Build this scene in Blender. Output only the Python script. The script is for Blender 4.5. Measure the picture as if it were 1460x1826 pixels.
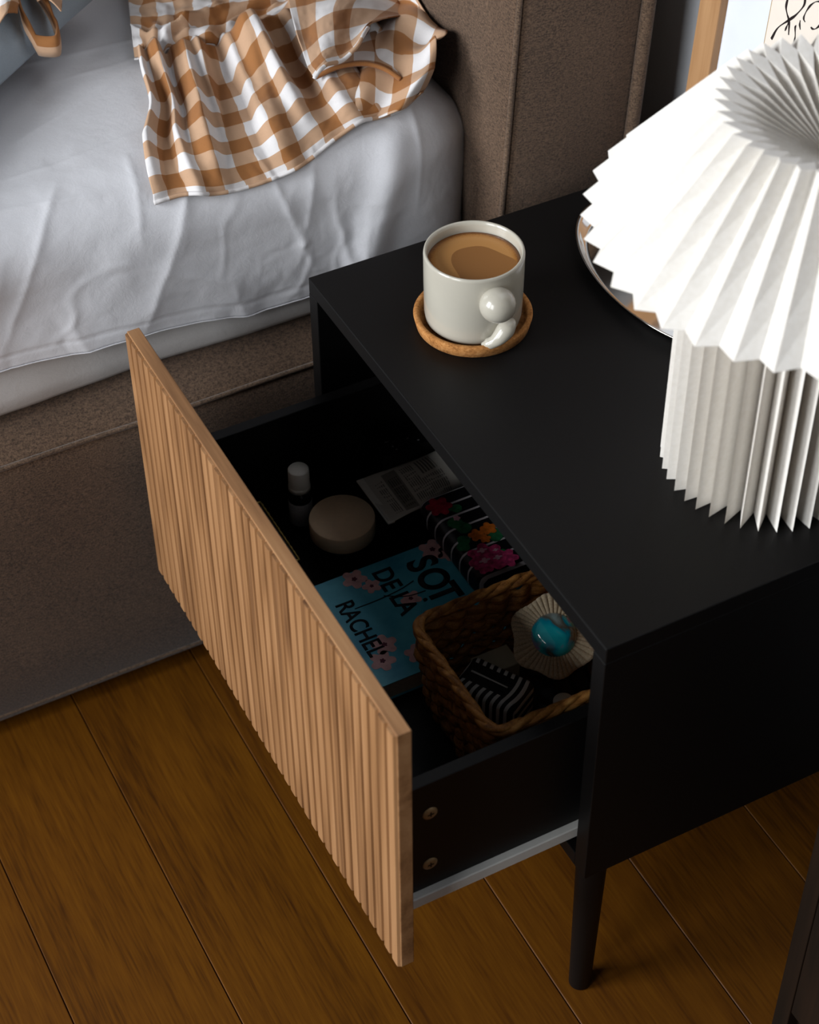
import bpy, bmesh, math, random
import numpy as np
from mathutils import Vector, Matrix

for o in list(bpy.data.objects):
    bpy.data.objects.remove(o, do_unlink=True)
scene = bpy.context.scene
COL = scene.collection
random.seed(7)
PI = math.pi

# ------------------------------------------------------------------ camera
cam_d = bpy.data.cameras.new('camera')
cam = bpy.data.objects.new('camera', cam_d)
COL.objects.link(cam)
cam.location = (-0.5472, -0.7517, 1.5252)
cam.rotation_euler = (0.7961, 0.0075, -0.4839)
cam_d.sensor_fit = 'HORIZONTAL'
cam_d.sensor_width = 36.0
cam_d.lens = 3415.0 / 1460.0 * 36.0
cam_d.clip_start = 0.02
cam_d.dof.use_dof = True
cam_d.dof.focus_distance = 1.66
cam_d.dof.aperture_fstop = 9.0
scene.camera = cam

# ------------------------------------------------------------------ world, window light, exposure
world = bpy.data.worlds.new('world')
scene.world = world
world.use_nodes = True
wb = world.node_tree.nodes['Background']
wb.inputs[0].default_value = (0.93, 0.95, 1.0, 1)
wb.inputs[1].default_value = 0.06

def window_light(name, loc, target, sx, sy, power, color):
    d = bpy.data.lights.new(name, 'AREA')
    d.shape = 'RECTANGLE'; d.size = sx; d.size_y = sy
    d.energy = power; d.color = color
    o = bpy.data.objects.new(name, d)
    COL.objects.link(o)
    o.location = loc
    o.rotation_euler = (Vector(target) - Vector(loc)).to_track_quat('-Z', 'Y').to_euler()
    return o
# two windows in the wall beyond the foot of the bed (the pair of highlights on the mug handle)
window_light('window_bed_side_offscreen', (-2.75, 0.60, 1.75), (0.0, 0.60, 1.75), 1.1, 1.7, 125, (0.94, 0.97, 1.0))
window_light('window_camera_side_offscreen', (-2.75, -0.90, 1.75), (0.0, -0.90, 1.75), 1.1, 1.7, 60, (0.94, 0.97, 1.0))

vs = scene.view_settings
vs.view_transform = 'Standard'
vs.look = 'None'
vs.exposure = 0.0
vs.gamma = 1.0
vs.use_curve_mapping = False

# ------------------------------------------------------------------ helpers
def thing(name, label, cat, loc=(0, 0, 0), group=None):
    o = bpy.data.objects.new(name, None)
    o.empty_display_size = 0.02
    COL.objects.link(o)
    o.location = loc
    tag(o, label, cat, group)
    return o

def tag(o, label, cat, group=None):
    o['label'] = label
    o['category'] = cat
    if group:
        o['group'] = group
    return o

def attach(o, parent):
    """parent o, keeping mesh data written in world coordinates where it is"""
    if parent is not None:
        o.parent = parent
        w = Vector(parent.location)
        if parent.parent is not None:
            w = Vector((0, 0, 0))
        o.matrix_parent_inverse = Matrix.Translation(-w)
    return o

def mesh_obj(name, me, mat=None, parent=None, smooth=False):
    if mat is not None and not me.materials:
        me.materials.append(mat)
    o = bpy.data.objects.new(name, me)
    COL.objects.link(o)
    attach(o, parent)
    if smooth:
        me.polygons.foreach_set('use_smooth', [True] * len(me.polygons))
    return o

def from_bm(name, bm, mat, parent=None, smooth=False):
    bmesh.ops.recalc_face_normals(bm, faces=bm.faces)
    me = bpy.data.meshes.new(name)
    bm.to_mesh(me)
    bm.free()
    return mesh_obj(name, me, mat, parent, smooth)

def from_py(name, verts, faces, mat, parent=None, smooth=True, uvs=None):
    me = bpy.data.meshes.new(name)
    me.from_pydata([tuple(v) for v in verts], [], faces)
    if uvs is not None:
        uvl = me.uv_layers.new(name='UVMap')
        for lp in me.loops:
            uvl.data[lp.index].uv = uvs[lp.vertex_index]
    me.update()
    return mesh_obj(name, me, mat, parent, smooth)

def bm_box(bm, x0, x1, y0, y1, z0, z1, bev=0.0, seg=2, mtx=None):
    r = bmesh.ops.create_cube(bm, size=1.0)
    vv = r['verts']
    for v in vv:
        v.co = Vector(((x0 + x1) / 2 + v.co.x * (x1 - x0), (y0 + y1) / 2 + v.co.y * (y1 - y0), (z0 + z1) / 2 + v.co.z * (z1 - z0)))
        if mtx is not None:
            v.co = mtx @ v.co
    if bev > 0:
        es = list({e for v in vv for e in v.link_edges})
        bmesh.ops.bevel(bm, geom=es, offset=bev, segments=seg, profile=0.5, affect='EDGES')
    return bm

def box(name, x0, x1, y0, y1, z0, z1, mat, parent=None, bev=0.0, seg=2, mtx=None):
    bm = bmesh.new()
    bm_box(bm, x0, x1, y0, y1, z0, z1, bev, seg, mtx)
    return from_bm(name, bm, mat, parent)

def lathe(name, prof, c, mat, parent=None, n=64, smooth=True, closed=False):
    """prof: list of (r, z)"""
    V, F = [], []
    m = len(prof)
    for i in range(n):
        a = 2 * PI * i / n
        for r, z in prof:
            V.append((c[0] + r * math.cos(a), c[1] + r * math.sin(a), c[2] + z))
    for i in range(n):
        j = (i + 1) % n
        for k in range(m - 1 if not closed else m):
            k2 = (k + 1) % m
            F.append((i * m + k, j * m + k, j * m + k2, i * m + k2))
    o = from_py(name, V, F, mat, parent, smooth)
    bm = bmesh.new(); bm.from_mesh(o.data)
    bmesh.ops.remove_doubles(bm, verts=bm.verts, dist=1e-6)
    bmesh.ops.recalc_face_normals(bm, faces=bm.faces)
    bm.to_mesh(o.data); bm.free()
    if smooth:
        o.data.polygons.foreach_set('use_smooth', [True] * len(o.data.polygons))
    return o

def tube_vf(path, rad, n=8, closed=False, flat=1.0, twist=0.0):
    P = [Vector(p) for p in path]
    V, F = [], []
    m = len(P)
    up = Vector((0, 0, 1))
    prev = None
    for i, p in enumerate(P):
        a = P[(i - 1) % m] if (closed or i > 0) else p
        b = P[(i + 1) % m] if (closed or i < m - 1) else p
        t = (b - a).normalized()
        if prev is None:
            ref = up if abs(t.dot(up)) < 0.95 else Vector((1, 0, 0))
            nx = t.cross(ref).normalized()
        else:
            nx = (prev - t * prev.dot(t)).normalized()
        prev = nx
        ny = t.cross(nx).normalized()
        r = rad(i) if callable(rad) else rad
        for k in range(n):
            q = 2 * PI * k / n + twist * i
            V.append(p + nx * (r * math.cos(q)) + ny * (r * flat * math.sin(q)))
    for i in range(m if closed else m - 1):
        j = (i + 1) % m
        for k in range(n):
            k2 = (k + 1) % n
            F.append((i * n + k, i * n + k2, j * n + k2, j * n + k))
    if not closed:
        F.append(tuple(range(n))[::-1])
        F.append(tuple((m - 1) * n + k for k in range(n)))
    return V, F

def tube(name, path, rad, mat, parent=None, n=8, closed=False, flat=1.0):
    V, F = tube_vf(path, rad, n, closed, flat)
    return from_py(name, V, F, mat, parent, True)

def sstep(a, b, x):
    t = np.clip((x - a) / (b - a), 0, 1)
    return t * t * (3 - 2 * t)

_rng = np.random.RandomState(11)
_TAB = _rng.rand(512, 512)
def vnoise(x, y):
    x = np.asarray(x, float); y = np.asarray(y, float)
    xi = np.floor(x).astype(int); yi = np.floor(y).astype(int)
    fx = x - xi; fy = y - yi
    fx = fx * fx * fx * (fx * (fx * 6 - 15) + 10); fy = fy * fy * fy * (fy * (fy * 6 - 15) + 10)
    g = lambda a, b: _TAB[a % 512, b % 512]
    return (g(xi, yi) * (1 - fx) + g(xi + 1, yi) * fx) * (1 - fy) + (g(xi, yi + 1) * (1 - fx) + g(xi + 1, yi + 1) * fx) * fy - 0.5
def fbm(x, y, o=4):
    s = 0; a = 1.0
    for k in range(o):
        s = s + a * vnoise(x * 2 ** k + 17.3 * k, y * 2 ** k + 9.1 * k); a *= 0.5
    return s
def ridge(x, y):
    return 1 - np.abs(vnoise(x, y)) * 4

# ------------------------------------------------------------------ materials
def lin(c):
    """sRGB 0-255 to linear"""
    r = []
    for v in c:
        v = v / 255.0
        r.append(v / 12.92 if v <= 0.04045 else ((v + 0.055) / 1.055) ** 2.4)
    return (r[0], r[1], r[2], 1)

class NT:
    def __init__(self, name):
        self.m = bpy.data.materials.new(name)
        self.m.use_nodes = True
        self.t = self.m.node_tree
        self.b = self.t.nodes['Principled BSDF']
    def n(self, typ, **kw):
        nd = self.t.nodes.new(typ)
        for k, v in kw.items():
            if k in ('op', 'operation'):
                nd.operation = v
            elif hasattr(nd, k):
                setattr(nd, k, v)
        return nd
    def l(self, a, b):
        self.t.links.new(a, b)
    def coords(self, kind='Object'):
        return self.n('ShaderNodeTexCoord').outputs[kind]
    def mapping(self, vec, scale=(1, 1, 1), rot=(0, 0, 0), loc=(0, 0, 0)):
        mp = self.n('ShaderNodeMapping')
        mp.inputs['Scale'].default_value = scale
        mp.inputs['Rotation'].default_value = rot
        mp.inputs['Location'].default_value = loc
        self.l(vec, mp.inputs['Vector'])
        return mp.outputs[0]
    def noise(self, vec, scale=5, detail=4, rough=0.5, dist=0.0):
        nd = self.n('ShaderNodeTexNoise')
        nd.inputs['Scale'].default_value = scale
        nd.inputs['Detail'].default_value = detail
        nd.inputs['Roughness'].default_value = rough
        nd.inputs['Distortion'].default_value = dist
        self.l(vec, nd.inputs['Vector'])
        return nd.outputs[0]
    def ramp(self, fac, stops):
        r = self.n('ShaderNodeValToRGB')
        el = r.color_ramp.elements
        while len(el) > 1:
            el.remove(el[-1])
        el[0].position = stops[0][0]; el[0].color = stops[0][1]
        for p, c in stops[1:]:
            e = el.new(p); e.color = c
        self.l(fac, r.inputs[0])
        return r.outputs[0]
    def math(self, op, a, b=None, c=None):
        m = self.n('ShaderNodeMath'); m.operation = op
        for i, v in enumerate((a, b, c)):
            if v is None:
                continue
            if isinstance(v, (int, float)):
                m.inputs[i].default_value = v
            else:
                self.l(v, m.inputs[i])
        return m.outputs[0]
    def mix(self, fac, a, b, mode='MIX'):
        m = self.n('ShaderNodeMix'); m.data_type = 'RGBA'; m.blend_type = mode
        for sock, v in ((m.inputs[0], fac), (m.inputs[6], a), (m.inputs[7], b)):
            if isinstance(v, (int, float)):
                sock.default_value = v
            elif isinstance(v, tuple):
                sock.default_value = v
            else:
                self.l(v, sock)
        return m.outputs[2]
    def bump(self, h, strength=0.3, dist=0.001):
        b = self.n('ShaderNodeBump')
        b.inputs['Strength'].default_value = strength
        b.inputs['Distance'].default_value = dist
        self.l(h, b.inputs['Height'])
        self.l(b.outputs[0], self.b.inputs['Normal'])
    def set(self, color=None, rough=None, metal=None, spec=None, coat=None, sheen=None, trans=None):
        B = self.b.inputs
        if color is not None:
            if isinstance(color, tuple):
                B['Base Color'].default_value = color
            else:
                self.l(color, B['Base Color'])
        if rough is not None: B['Roughness'].default_value = rough
        if metal is not None: B['Metallic'].default_value = metal
        if spec is not None: B['Specular IOR Level'].default_value = spec
        if coat is not None: B['Coat Weight'].default_value = coat
        if sheen is not None: B['Sheen Weight'].default_value = sheen
        if trans is not None: B['Transmission Weight'].default_value = trans
        return self

def speckled(name, rgb, rough=0.5, spec=0.5, var=0.12, scale=60, metal=0.0, bump=0.0, coat=0.0):
    t = NT(name)
    c = lin(rgb)
    v = t.coords()
    nz = t.noise(v, scale, 4)
    lo = tuple(x * (1 - var) for x in c[:3]) + (1,)
    hi = tuple(min(1, x * (1 + var)) for x in c[:3]) + (1,)
    t.set(t.ramp(nz, [(0.3, lo), (0.7, hi)]), rough, metal, spec, coat)
    if bump:
        t.bump(nz, bump, 0.001)
    return t.m

def wood(name, dark, mid, light, axis='Z', scale=1.0, rough=0.5, rnd=0.35, spec=0.4, hue=None, bump=0.15, ringw=0.16, n1w=0.62, n3w=0.22):
    """grain runs along axis; per-object variation from Object Info random"""
    t = NT(name)
    v = t.coords()
    oi = t.n('ShaderNodeObjectInfo')
    off = t.n('ShaderNodeVectorMath'); off.operation = 'MULTIPLY_ADD'
    cmb = t.n('ShaderNodeCombineXYZ')
    for i in range(3):
        t.l(t.math('MULTIPLY', oi.outputs['Random'], 7.3 + 3.1 * i), cmb.inputs[i])
    add = t.n('ShaderNodeVectorMath'); add.operation = 'ADD'
    t.l(v, add.inputs[0]); t.l(cmb.outputs[0], add.inputs[1])
    p = add.outputs[0]
    st = {'X': (1.2, 26, 26), 'Y': (26, 1.2, 26), 'Z': (26, 26, 1.2)}[axis]
    broad = {'X': (1.0, 7, 7), 'Y': (7, 1.0, 7), 'Z': (7, 7, 1.0)}[axis]
    fine = {'X': (9, 330, 330), 'Y': (420, 22, 420), 'Z': (330, 330, 9)}[axis]
    m1 = t.mapping(p, tuple(a * scale for a in st))
    n1 = t.noise(m1, 1.0, 5, 0.6, 1.2)
    n2 = t.noise(t.mapping(p, tuple(a * scale for a in broad)), 1.0, 3, 0.5, 0.8)
    n3 = t.noise(t.mapping(p, fine), 1.0, 2, 0.5)
    rings = t.math('SINE', t.math('MULTIPLY', n2, 42.0))
    f = t.math('ADD', t.math('MULTIPLY', n1, n1w), t.math('MULTIPLY', t.math('MULTIPLY_ADD', rings, 0.5, 0.5), ringw))
    f = t.math('ADD', f, t.math('MULTIPLY', n3, n3w))
    f = t.math('ADD', f, t.math('MULTIPLY', t.math('SUBTRACT', oi.outputs['Random'], 0.5), rnd))
    col = t.ramp(f, [(0.28, lin(dark)), (0.5, lin(mid)), (0.74, lin(light))])
    if hue is not None:
        col = t.mix(t.math('MULTIPLY', oi.outputs['Random'], hue[0]), col, lin(hue[1]))
    t.set(col, rough, 0, spec)
    t.bump(t.math('ADD', n3, t.math('MULTIPLY', n1, 0.5)), bump, 0.0006)
    return t.m

def fabric(name, c1, c2, thread=0.0011, rough=0.9, bump=0.5, mottled=0.5, sheen=0.2):
    """tweed: two thread directions in all planes, plus mottling"""
    t = NT(name)
    v = t.coords()
    s = 2 * PI / thread
    sep = t.n('ShaderNodeSeparateXYZ'); t.l(v, sep.inputs[0])
    a = t.math('SINE', t.math('MULTIPLY', t.math('ADD', sep.outputs[0], sep.outputs[1]), s))
    b = t.math('SINE', t.math('MULTIPLY', t.math('ADD', sep.outputs[2], t.math('MULTIPLY', sep.outputs[1], 0.7)), s))
    weave = t.math('MULTIPLY', a, b)
    n1 = t.noise(t.mapping(v, (1, 1, 1)), 620, 3, 0.7)
    n2 = t.noise(t.mapping(v, (260, 260, 900)), 1, 2, 0.6)
    n3 = t.noise(v, 9, 3)
    f = t.math('ADD', t.math('MULTIPLY', n1, 0.62), t.math('MULTIPLY', n2, 0.42))
    f = t.math('ADD', f, t.math('MULTIPLY', weave, 0.05))
    f = t.math('ADD', f, t.math('MULTIPLY', t.math('SUBTRACT', n3, 0.5), 0.25 * mottled))
    t.set(t.ramp(f, [(0.36, lin(c1)), (0.68, lin(c2))]), rough, 0, 0.15, sheen=sheen)
    t.bump(f, bump, 0.0012)
    return t.m

def sheet_mat(name, rgb, thread=0.0008):
    t = NT(name)
    v = t.coords()
    n1 = t.noise(v, 14, 5, 0.62, 0.6)
    n2 = t.noise(v, 900, 2, 0.6)
    n3 = t.noise(v, 70, 4, 0.65, 1.5)
    c = lin(rgb)
    t.set(t.ramp(n2, [(0.3, tuple(x * 0.93 for x in c[:3]) + (1,)), (0.7, c)]), 0.85, 0, 0.2, sheen=0.15)
    h = t.math('ADD', t.math('MULTIPLY', n1, 0.8), t.math('ADD', t.math('MULTIPLY', n3, 0.35), t.math('MULTIPLY', n2, 0.04)))
    t.bump(h, 0.15, 0.006)
    return t.m

def gingham_mat(name):
    t = NT(name)
    uv = t.n('ShaderNodeTexCoord').outputs['UV']
    sep = t.n('ShaderNodeSeparateXYZ'); t.l(uv, sep.inputs[0])
    def band(s):
        f = t.math('FRACT', t.math('MULTIPLY', s, 0.5))
        return t.math('GREATER_THAN', f, 0.5)
    a = band(sep.outputs[0]); b = band(sep.outputs[1])
    sm = t.math('ADD', a, b)
    nz = t.noise(t.mapping(uv, (60, 6, 1)), 1.0, 3, 0.6)
    nz2 = t.noise(t.mapping(uv, (6, 60, 1)), 1.0, 3, 0.6)
    wv = t.math('ADD', nz, nz2)
    white, midc, dark = lin((216, 213, 213)), lin((186, 151, 122)), lin((152, 102, 60))
    m1 = t.mix(t.math('GREATER_THAN', sm, 0.5), white, midc)
    m2 = t.mix(t.math('GREATER_THAN', sm, 1.5), m1, dark)
    col = t.mix(0.16, m2, t.ramp(wv, [(0.7, (0.45, 0.40, 0.36, 1)), (1.3, (1, 1, 1, 1))]), 'MULTIPLY')
    t.set(col, 0.9, 0, 0.15, sheen=0.1)
    t.bump(wv, 0.25, 0.0008)
    return t.m
SKIRT_GRID = [[(-0.038,-0.1394,0.014),(-0.0246,-0.1344,0.014),(-0.0061,-0.1336,0.014),(0.0158,-0.1309,0.014),(0.037,-0.1264,0.014),(0.0647,-0.136,0.014),(0.0948,-0.1436,0.014),(0.1255,-0.1451,0.014),(0.1493,-0.1443,0.014),(0.1734,-0.1436,0.014),(0.1977,-0.1428,0.014)],[(-0.0536,-0.0896,0.0126),(-0.0379,-0.0862,0.0126),(-0.019,-0.0832,0.0126),(0.0038,-0.08,0.0126),(0.0274,-0.077,0.0126),(0.0564,-0.0866,0.0126),(0.0888,-0.0973,0.0126),(0.1202,-0.1013,0.0126),(0.1452,-0.101,0.0126),(0.1696,-0.1027,0.0126),(0.1932,-0.1068,0.0126)],[(-0.0658,-0.0404,0.0112),(-0.0489,-0.0389,0.0112),(-0.0304,-0.0344,0.0112),(-0.0073,-0.0308,0.0112),(0.0184,-0.0293,0.0112),(0.0485,-0.0389,0.0112),(0.083,-0.0526,0.0112),(0.1152,-0.059,0.0112),(0.1413,-0.0591,0.0112),(0.1659,-0.0629,0.0112),(0.1889,-0.0716,0.0112)],[(-0.0894,0.0004,0.0098),(-0.0666,0.0024,0.0098),(-0.045,0.0082,0.0098),(-0.0192,0.0117,0.0098),(0.0096,0.0121,0.0098),(0.0408,0.0055,0.0098),(0.0774,-0.0095,0.0098),(0.1103,-0.018,0.0098),(0.1374,-0.0184,0.0098),(0.1623,-0.0243,0.0098),(0.1847,-0.0373,0.0098)],[(-0.1003,0.0297,0.0084),(-0.0747,0.0305,0.0084),(-0.0509,0.0358,0.0084),(-0.0233,0.0388,0.0084),(0.008,0.0386,0.0084),(0.0396,0.0336,0.0084),(0.0751,0.0228,0.0084),(0.1073,0.0162,0.0084),(0.1354,0.0157,0.0084),(0.1596,0.0103,0.0084),(0.1806,-0.004,0.0084)],[(-0.1032,0.0544,0.007),(-0.0765,0.0544,0.007),(-0.0516,0.0603,0.007),(-0.0225,0.0635,0.007),(0.0109,0.0626,0.007),(0.0434,0.0577,0.007),(0.0789,0.0462,0.007),(0.1106,0.0394,0.007),(0.1398,0.0389,0.007),(0.1629,0.0334,0.007),(0.1796,0.0209,0.007)]]
UNDER_GRID = [[(0.2026,-0.2035,0.008),(0.2226,-0.18,0.014),(0.2397,-0.1455,0.026),(0.2527,-0.105,0.042),(0.2658,-0.0769,0.052)],[(0.178,-0.1409,0.008),(0.1927,-0.1147,0.014),(0.2047,-0.078,0.026),(0.2127,-0.0357,0.042),(0.2179,0.0011,0.052)],[(0.1524,-0.0829,0.0078),(0.1649,-0.0598,0.0132),(0.1778,-0.0319,0.024),(0.1886,-0.0016,0.0384),(0.1994,0.007,0.0474)],[(0.1289,-0.0273,0.0075),(0.1424,-0.0094,0.012),(0.1548,0.0092,0.021),(0.1713,0.0204,0.033),(0.1895,0.0208,0.0405)],[(0.1115,0.0131,0.0071),(0.1259,0.0218,0.0104),(0.1419,0.03,0.017),(0.1581,0.0331,0.0258),(0.18,0.0287,0.0313)],[(0.1053,0.0316,0.0066),(0.1196,0.0378,0.0084),(0.1312,0.0414,0.012),(0.1456,0.0421,0.0168),(0.1666,0.0342,0.0198)]]
FLAP_GRID = [[(0.134,-0.1903,0.026),(0.1641,-0.1739,0.026),(0.1933,-0.1581,0.026),(0.2273,-0.1396,0.026),(0.2661,-0.1185,0.026)],[(0.1163,-0.134,0.028),(0.1414,-0.1265,0.028),(0.17,-0.117,0.028),(0.2035,-0.1111,0.028),(0.2443,-0.0951,0.028)],[(0.1003,-0.0834,0.031),(0.121,-0.0838,0.031),(0.1443,-0.083,0.031),(0.1757,-0.0861,0.031),(0.223,-0.07,0.031)],[(0.0845,-0.0311,0.036),(0.1018,-0.0374,0.036),(0.124,-0.0413,0.036),(0.1486,-0.0486,0.036),(0.182,-0.0514,0.036)],[(0.0746,0.0011,0.04),(0.0899,-0.0041,0.04),(0.1115,-0.0133,0.04),(0.1367,-0.0244,0.04),(0.1576,-0.0381,0.04)],[(0.0704,0.0132,0.042),(0.0881,0.0074,0.042),(0.1083,0.003,0.042),(0.129,-0.0045,0.042),(0.1506,-0.0288,0.042)]]
FOLD_GRID = [[(0.1086,-0.0411,0.018),(0.1268,-0.0425,0.018),(0.152,-0.0517,0.018),(0.1744,-0.0628,0.018),(0.1871,-0.0501,0.018)],[(0.0968,-0.0251,0.018),(0.1166,-0.0277,0.018),(0.1408,-0.0293,0.018),(0.1593,-0.0193,0.018),(0.1695,-0.0025,0.018)],[(0.0865,-0.0109,0.018),(0.108,-0.0102,0.018),(0.128,-0.0038,0.018),(0.1458,0.0071,0.018),(0.1573,0.0181,0.018)]]
BODICE_GRID = [[(0.0037,-0.2738,0.026),(0.0233,-0.2631,0.026),(0.0429,-0.2525,0.026),(0.0625,-0.2419,0.026),(0.0859,-0.2291,0.026),(0.1104,-0.2158,0.026),(0.1348,-0.2026,0.026),(0.1543,-0.1919,0.026)],[(-0.0081,-0.2388,0.0235),(0.0101,-0.2277,0.0235),(0.0293,-0.2195,0.0235),(0.0495,-0.211,0.0235),(0.0724,-0.2004,0.0235),(0.0975,-0.1927,0.0235),(0.1233,-0.1846,0.0235),(0.1456,-0.1776,0.0235)],[(-0.0196,-0.2049,0.021),(-0.0027,-0.1933,0.021),(0.0161,-0.1873,0.021),(0.0369,-0.1809,0.021),(0.0592,-0.1724,0.021),(0.0849,-0.1701,0.021),(0.112,-0.167,0.021),(0.1369,-0.1634,0.021)],[(-0.0307,-0.1719,0.0185),(-0.0152,-0.1599,0.0185),(0.0033,-0.1561,0.0185),(0.0246,-0.1516,0.0185),(0.0463,-0.1451,0.0185),(0.0726,-0.1479,0.0185),(0.1009,-0.1497,0.0185),(0.1284,-0.1494,0.0185)],[(-0.0416,-0.1398,0.016),(-0.0273,-0.1275,0.016),(-0.0092,-0.1257,0.016),(0.0126,-0.123,0.016),(0.0337,-0.1185,0.016),(0.0604,-0.1262,0.016),(0.0899,-0.1327,0.016),(0.1199,-0.1356,0.016)]]
TOP_GRID = [[(-0.1603,-0.2948,0.076),(-0.1368,-0.282,0.076),(-0.1132,-0.2692,0.076),(-0.0934,-0.2461,0.076)],[(-0.177,-0.2431,0.076),(-0.154,-0.2306,0.076),(-0.1333,-0.2194,0.076),(-0.1148,-0.2094,0.076)],[(-0.1931,-0.1936,0.076),(-0.1689,-0.1862,0.076),(-0.1492,-0.1812,0.076),(-0.1311,-0.1772,0.076)],[(-0.2085,-0.1461,0.076),(-0.1892,-0.1335,0.076),(-0.1693,-0.1304,0.076),(-0.1431,-0.1495,0.076)]]
TOP2_GRID = [[(-0.0964,-0.2481,0.07),(-0.0847,-0.2417,0.07),(-0.0706,-0.2341,0.07)],[(-0.1121,-0.1966,0.07),(-0.1006,-0.1903,0.07),(-0.0864,-0.1885,0.07)],[(-0.1174,-0.1726,0.07),(-0.1116,-0.1557,0.07),(-0.1034,-0.1456,0.07)]]
LOOP_GRID = [[(-0.1129,-0.2602,0.045),(-0.1221,-0.2291,0.045),(-0.1271,-0.2024,0.045),(-0.1329,-0.1767,0.045),(-0.136,-0.1557,0.045),(-0.1309,-0.1396,0.045),(-0.1177,-0.1313,0.045),(-0.1116,-0.1403,0.045),(-0.1072,-0.1537,0.045),(-0.1064,-0.168,0.045),(-0.1078,-0.1884,0.045),(-0.1098,-0.2106,0.045),(-0.1083,-0.2335,0.045)]]

M_BLACK = speckled('black_lacquer', (10, 9, 9), 0.5, 0.22, 0.1, 300)
M_BLACK_IN = speckled('black_melamine', (8, 7, 7), 0.5, 0.25, 0.1, 300)
M_OAK = wood('oak_front', (94, 61, 34), (141, 101, 64), (166, 124, 85), 'Z', 1.0, 0.55, 0.05)
M_OAKY = wood('oak_board', (98, 65, 37), (142, 102, 66), (164, 124, 85), 'Y', 1.0, 0.55, 0.05)
M_FLOOR = wood('floor_oak', (52, 27, 1), (96, 57, 3), (116, 72, 7), 'Y', 0.8, 0.5, 0.12, 0.2, (0.45, (58, 25, 4)), 0.2, 0.10, 0.34, 0.56)
M_GAP = speckled('floor_joint', (30, 16, 5), 0.9)
M_WALL = speckled('wall_paint', (214, 216, 220), 0.8, 0.2, 0.02, 40, bump=0.05)
M_TWEED = fabric('brown_tweed', (42, 31, 23), (112, 89, 71), 0.0012, 0.9, 0.6)
M_PIPE = fabric('brown_piping', (46, 35, 27), (116, 94, 76), 0.0012, 0.9, 0.4)
M_SHEET = sheet_mat('white_sheet', (209, 209, 213))
M_SHEET2 = sheet_mat('white_fitted_sheet', (192, 189, 187))
M_GING = gingham_mat('brown_gingham')
M_STEEL = speckled('rail_steel', (196, 195, 190), 0.5, 0.5, 0.05, 50)

# ================================================================== setting
WALLX = 0.434
floor = box('floor', -2.85, WALLX + 0.08, -1.6, 2.9, -0.05, -0.013, M_GAP)
floor['kind'] = 'structure'
bm = bmesh.new()
bm_box(bm, 0, 0.1345, -1.6, 2.9, -0.013, 0, 0.0007, 1)
bmesh.ops.recalc_face_normals(bm, faces=bm.faces)
plank_me = bpy.data.meshes.new('plank'); bm.to_mesh(plank_me); bm.free()
plank_me.materials.append(M_FLOOR)
PW = 0.1335
x = -0.0012 - 21 * PW
while x < WALLX + 0.05:
    o = bpy.data.objects.new('plank', plank_me)
    COL.objects.link(o)
    o.parent = floor
    o.location = (x, 0, 0)
    o.scale = (0.1327 / 0.1345, 1, 1)
    x += PW
wall = box('wall_back', WALLX, WALLX + 0.1, -1.6, 2.9, -0.05, 2.5, M_WALL)
wall['kind'] = 'structure'

# ================================================================== nightstand
W, HT, HB, DEP = 0.50, 0.484, 0.198, 0.415
TH = 0.0165
ns = thing('nightstand', 'matt black nightstand with its oak-fronted drawer pulled open beside the bed', 'nightstand', (0, 0, 0))
box('top_panel', 0, DEP, 0, W, HT - TH, HT, M_BLACK, ns, 0.0012)
box('side_panel', 0, DEP, 0, TH, HB, HT - TH, M_BLACK, ns, 0.0008)
box('side_panel', 0, DEP, W - TH, W, HB, HT - TH, M_BLACK, ns, 0.0008)
box('bottom_panel', 0.0, DEP, TH, W - TH, HB, HB + TH, M_BLACK, ns, 0.0008)
box('back_panel', DEP - 0.008, DEP, TH, W - TH, HB + TH, HT - TH, M_BLACK_IN, ns)
for lx, ly in ((0.020, 0.0195), (0.020, W - 0.0195), (DEP - 0.020, 0.0195), (DEP - 0.020, W - 0.0195)):
    pr = [(0.0, 0.0), (0.0088, 0.0), (0.0100, 0.0012), (0.0135, HB - 0.001), (0.0135, HB + 0.0005), (0, HB + 0.0005)]
    lathe('leg', pr, (lx, ly, 0), M_BLACK, ns, 28)
# drawer front: oak board with vertical fluted slats
FX, FY0, FY1, FZ0, FZ1 = -0.1742, -0.001, 0.5034, 0.194, 0.486
FT = 0.0146
front = box('drawer_front', FX + 0.0030, FX + FT, FY0, FY1, FZ0, FZ1, M_OAKY, ns, 0.0008)
front['label'] = 'oak drawer front with vertical fluted slats'
NS_ = 37
sw = (FY1 - FY0) / NS_
prof = []
for k in range(9):
    q = k / 8
    yy = 0.0006 + (sw - 0.0012) * q
    e = abs(2 * q - 1)
    prof.append((-0.0032 * math.sqrt(max(0, 1 - e ** 7)) + 0.0006, yy))
V, F = [], []
z0, z1 = FZ0 + 0.0002, FZ1 - 0.0012
for px, py in prof:
    V += [(px, py, z0), (px, py, z1)]
V += [(0.0012, sw - 0.0006, z0), (0.0012, sw - 0.0006, z1), (0.0012, 0.0006, z0), (0.0012, 0.0006, z1)]
m = len(V) // 2
for i in range(m):
    j = (i + 1) % m
    F.append((2 * i, 2 * i + 1, 2 * j + 1, 2 * j))
F.append(tuple(2 * i for i in range(m))); F.append(tuple(2 * i + 1 for i in range(m))[::-1])
slat_me = bpy.data.meshes.new('slat'); slat_me.from_pydata(V, [], F); slat_me.materials.append(M_OAK)
bmx = bmesh.new(); bmx.from_mesh(slat_me); bmesh.ops.recalc_face_normals(bmx, faces=bmx.faces); bmx.to_mesh(slat_me); bmx.free()
for i in range(NS_):
    o = bpy.data.objects.new('slat', slat_me); COL.objects.link(o)
    o.parent = front
    o.location = (FX + 0.0030, FY0 + i * sw, 0)
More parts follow.
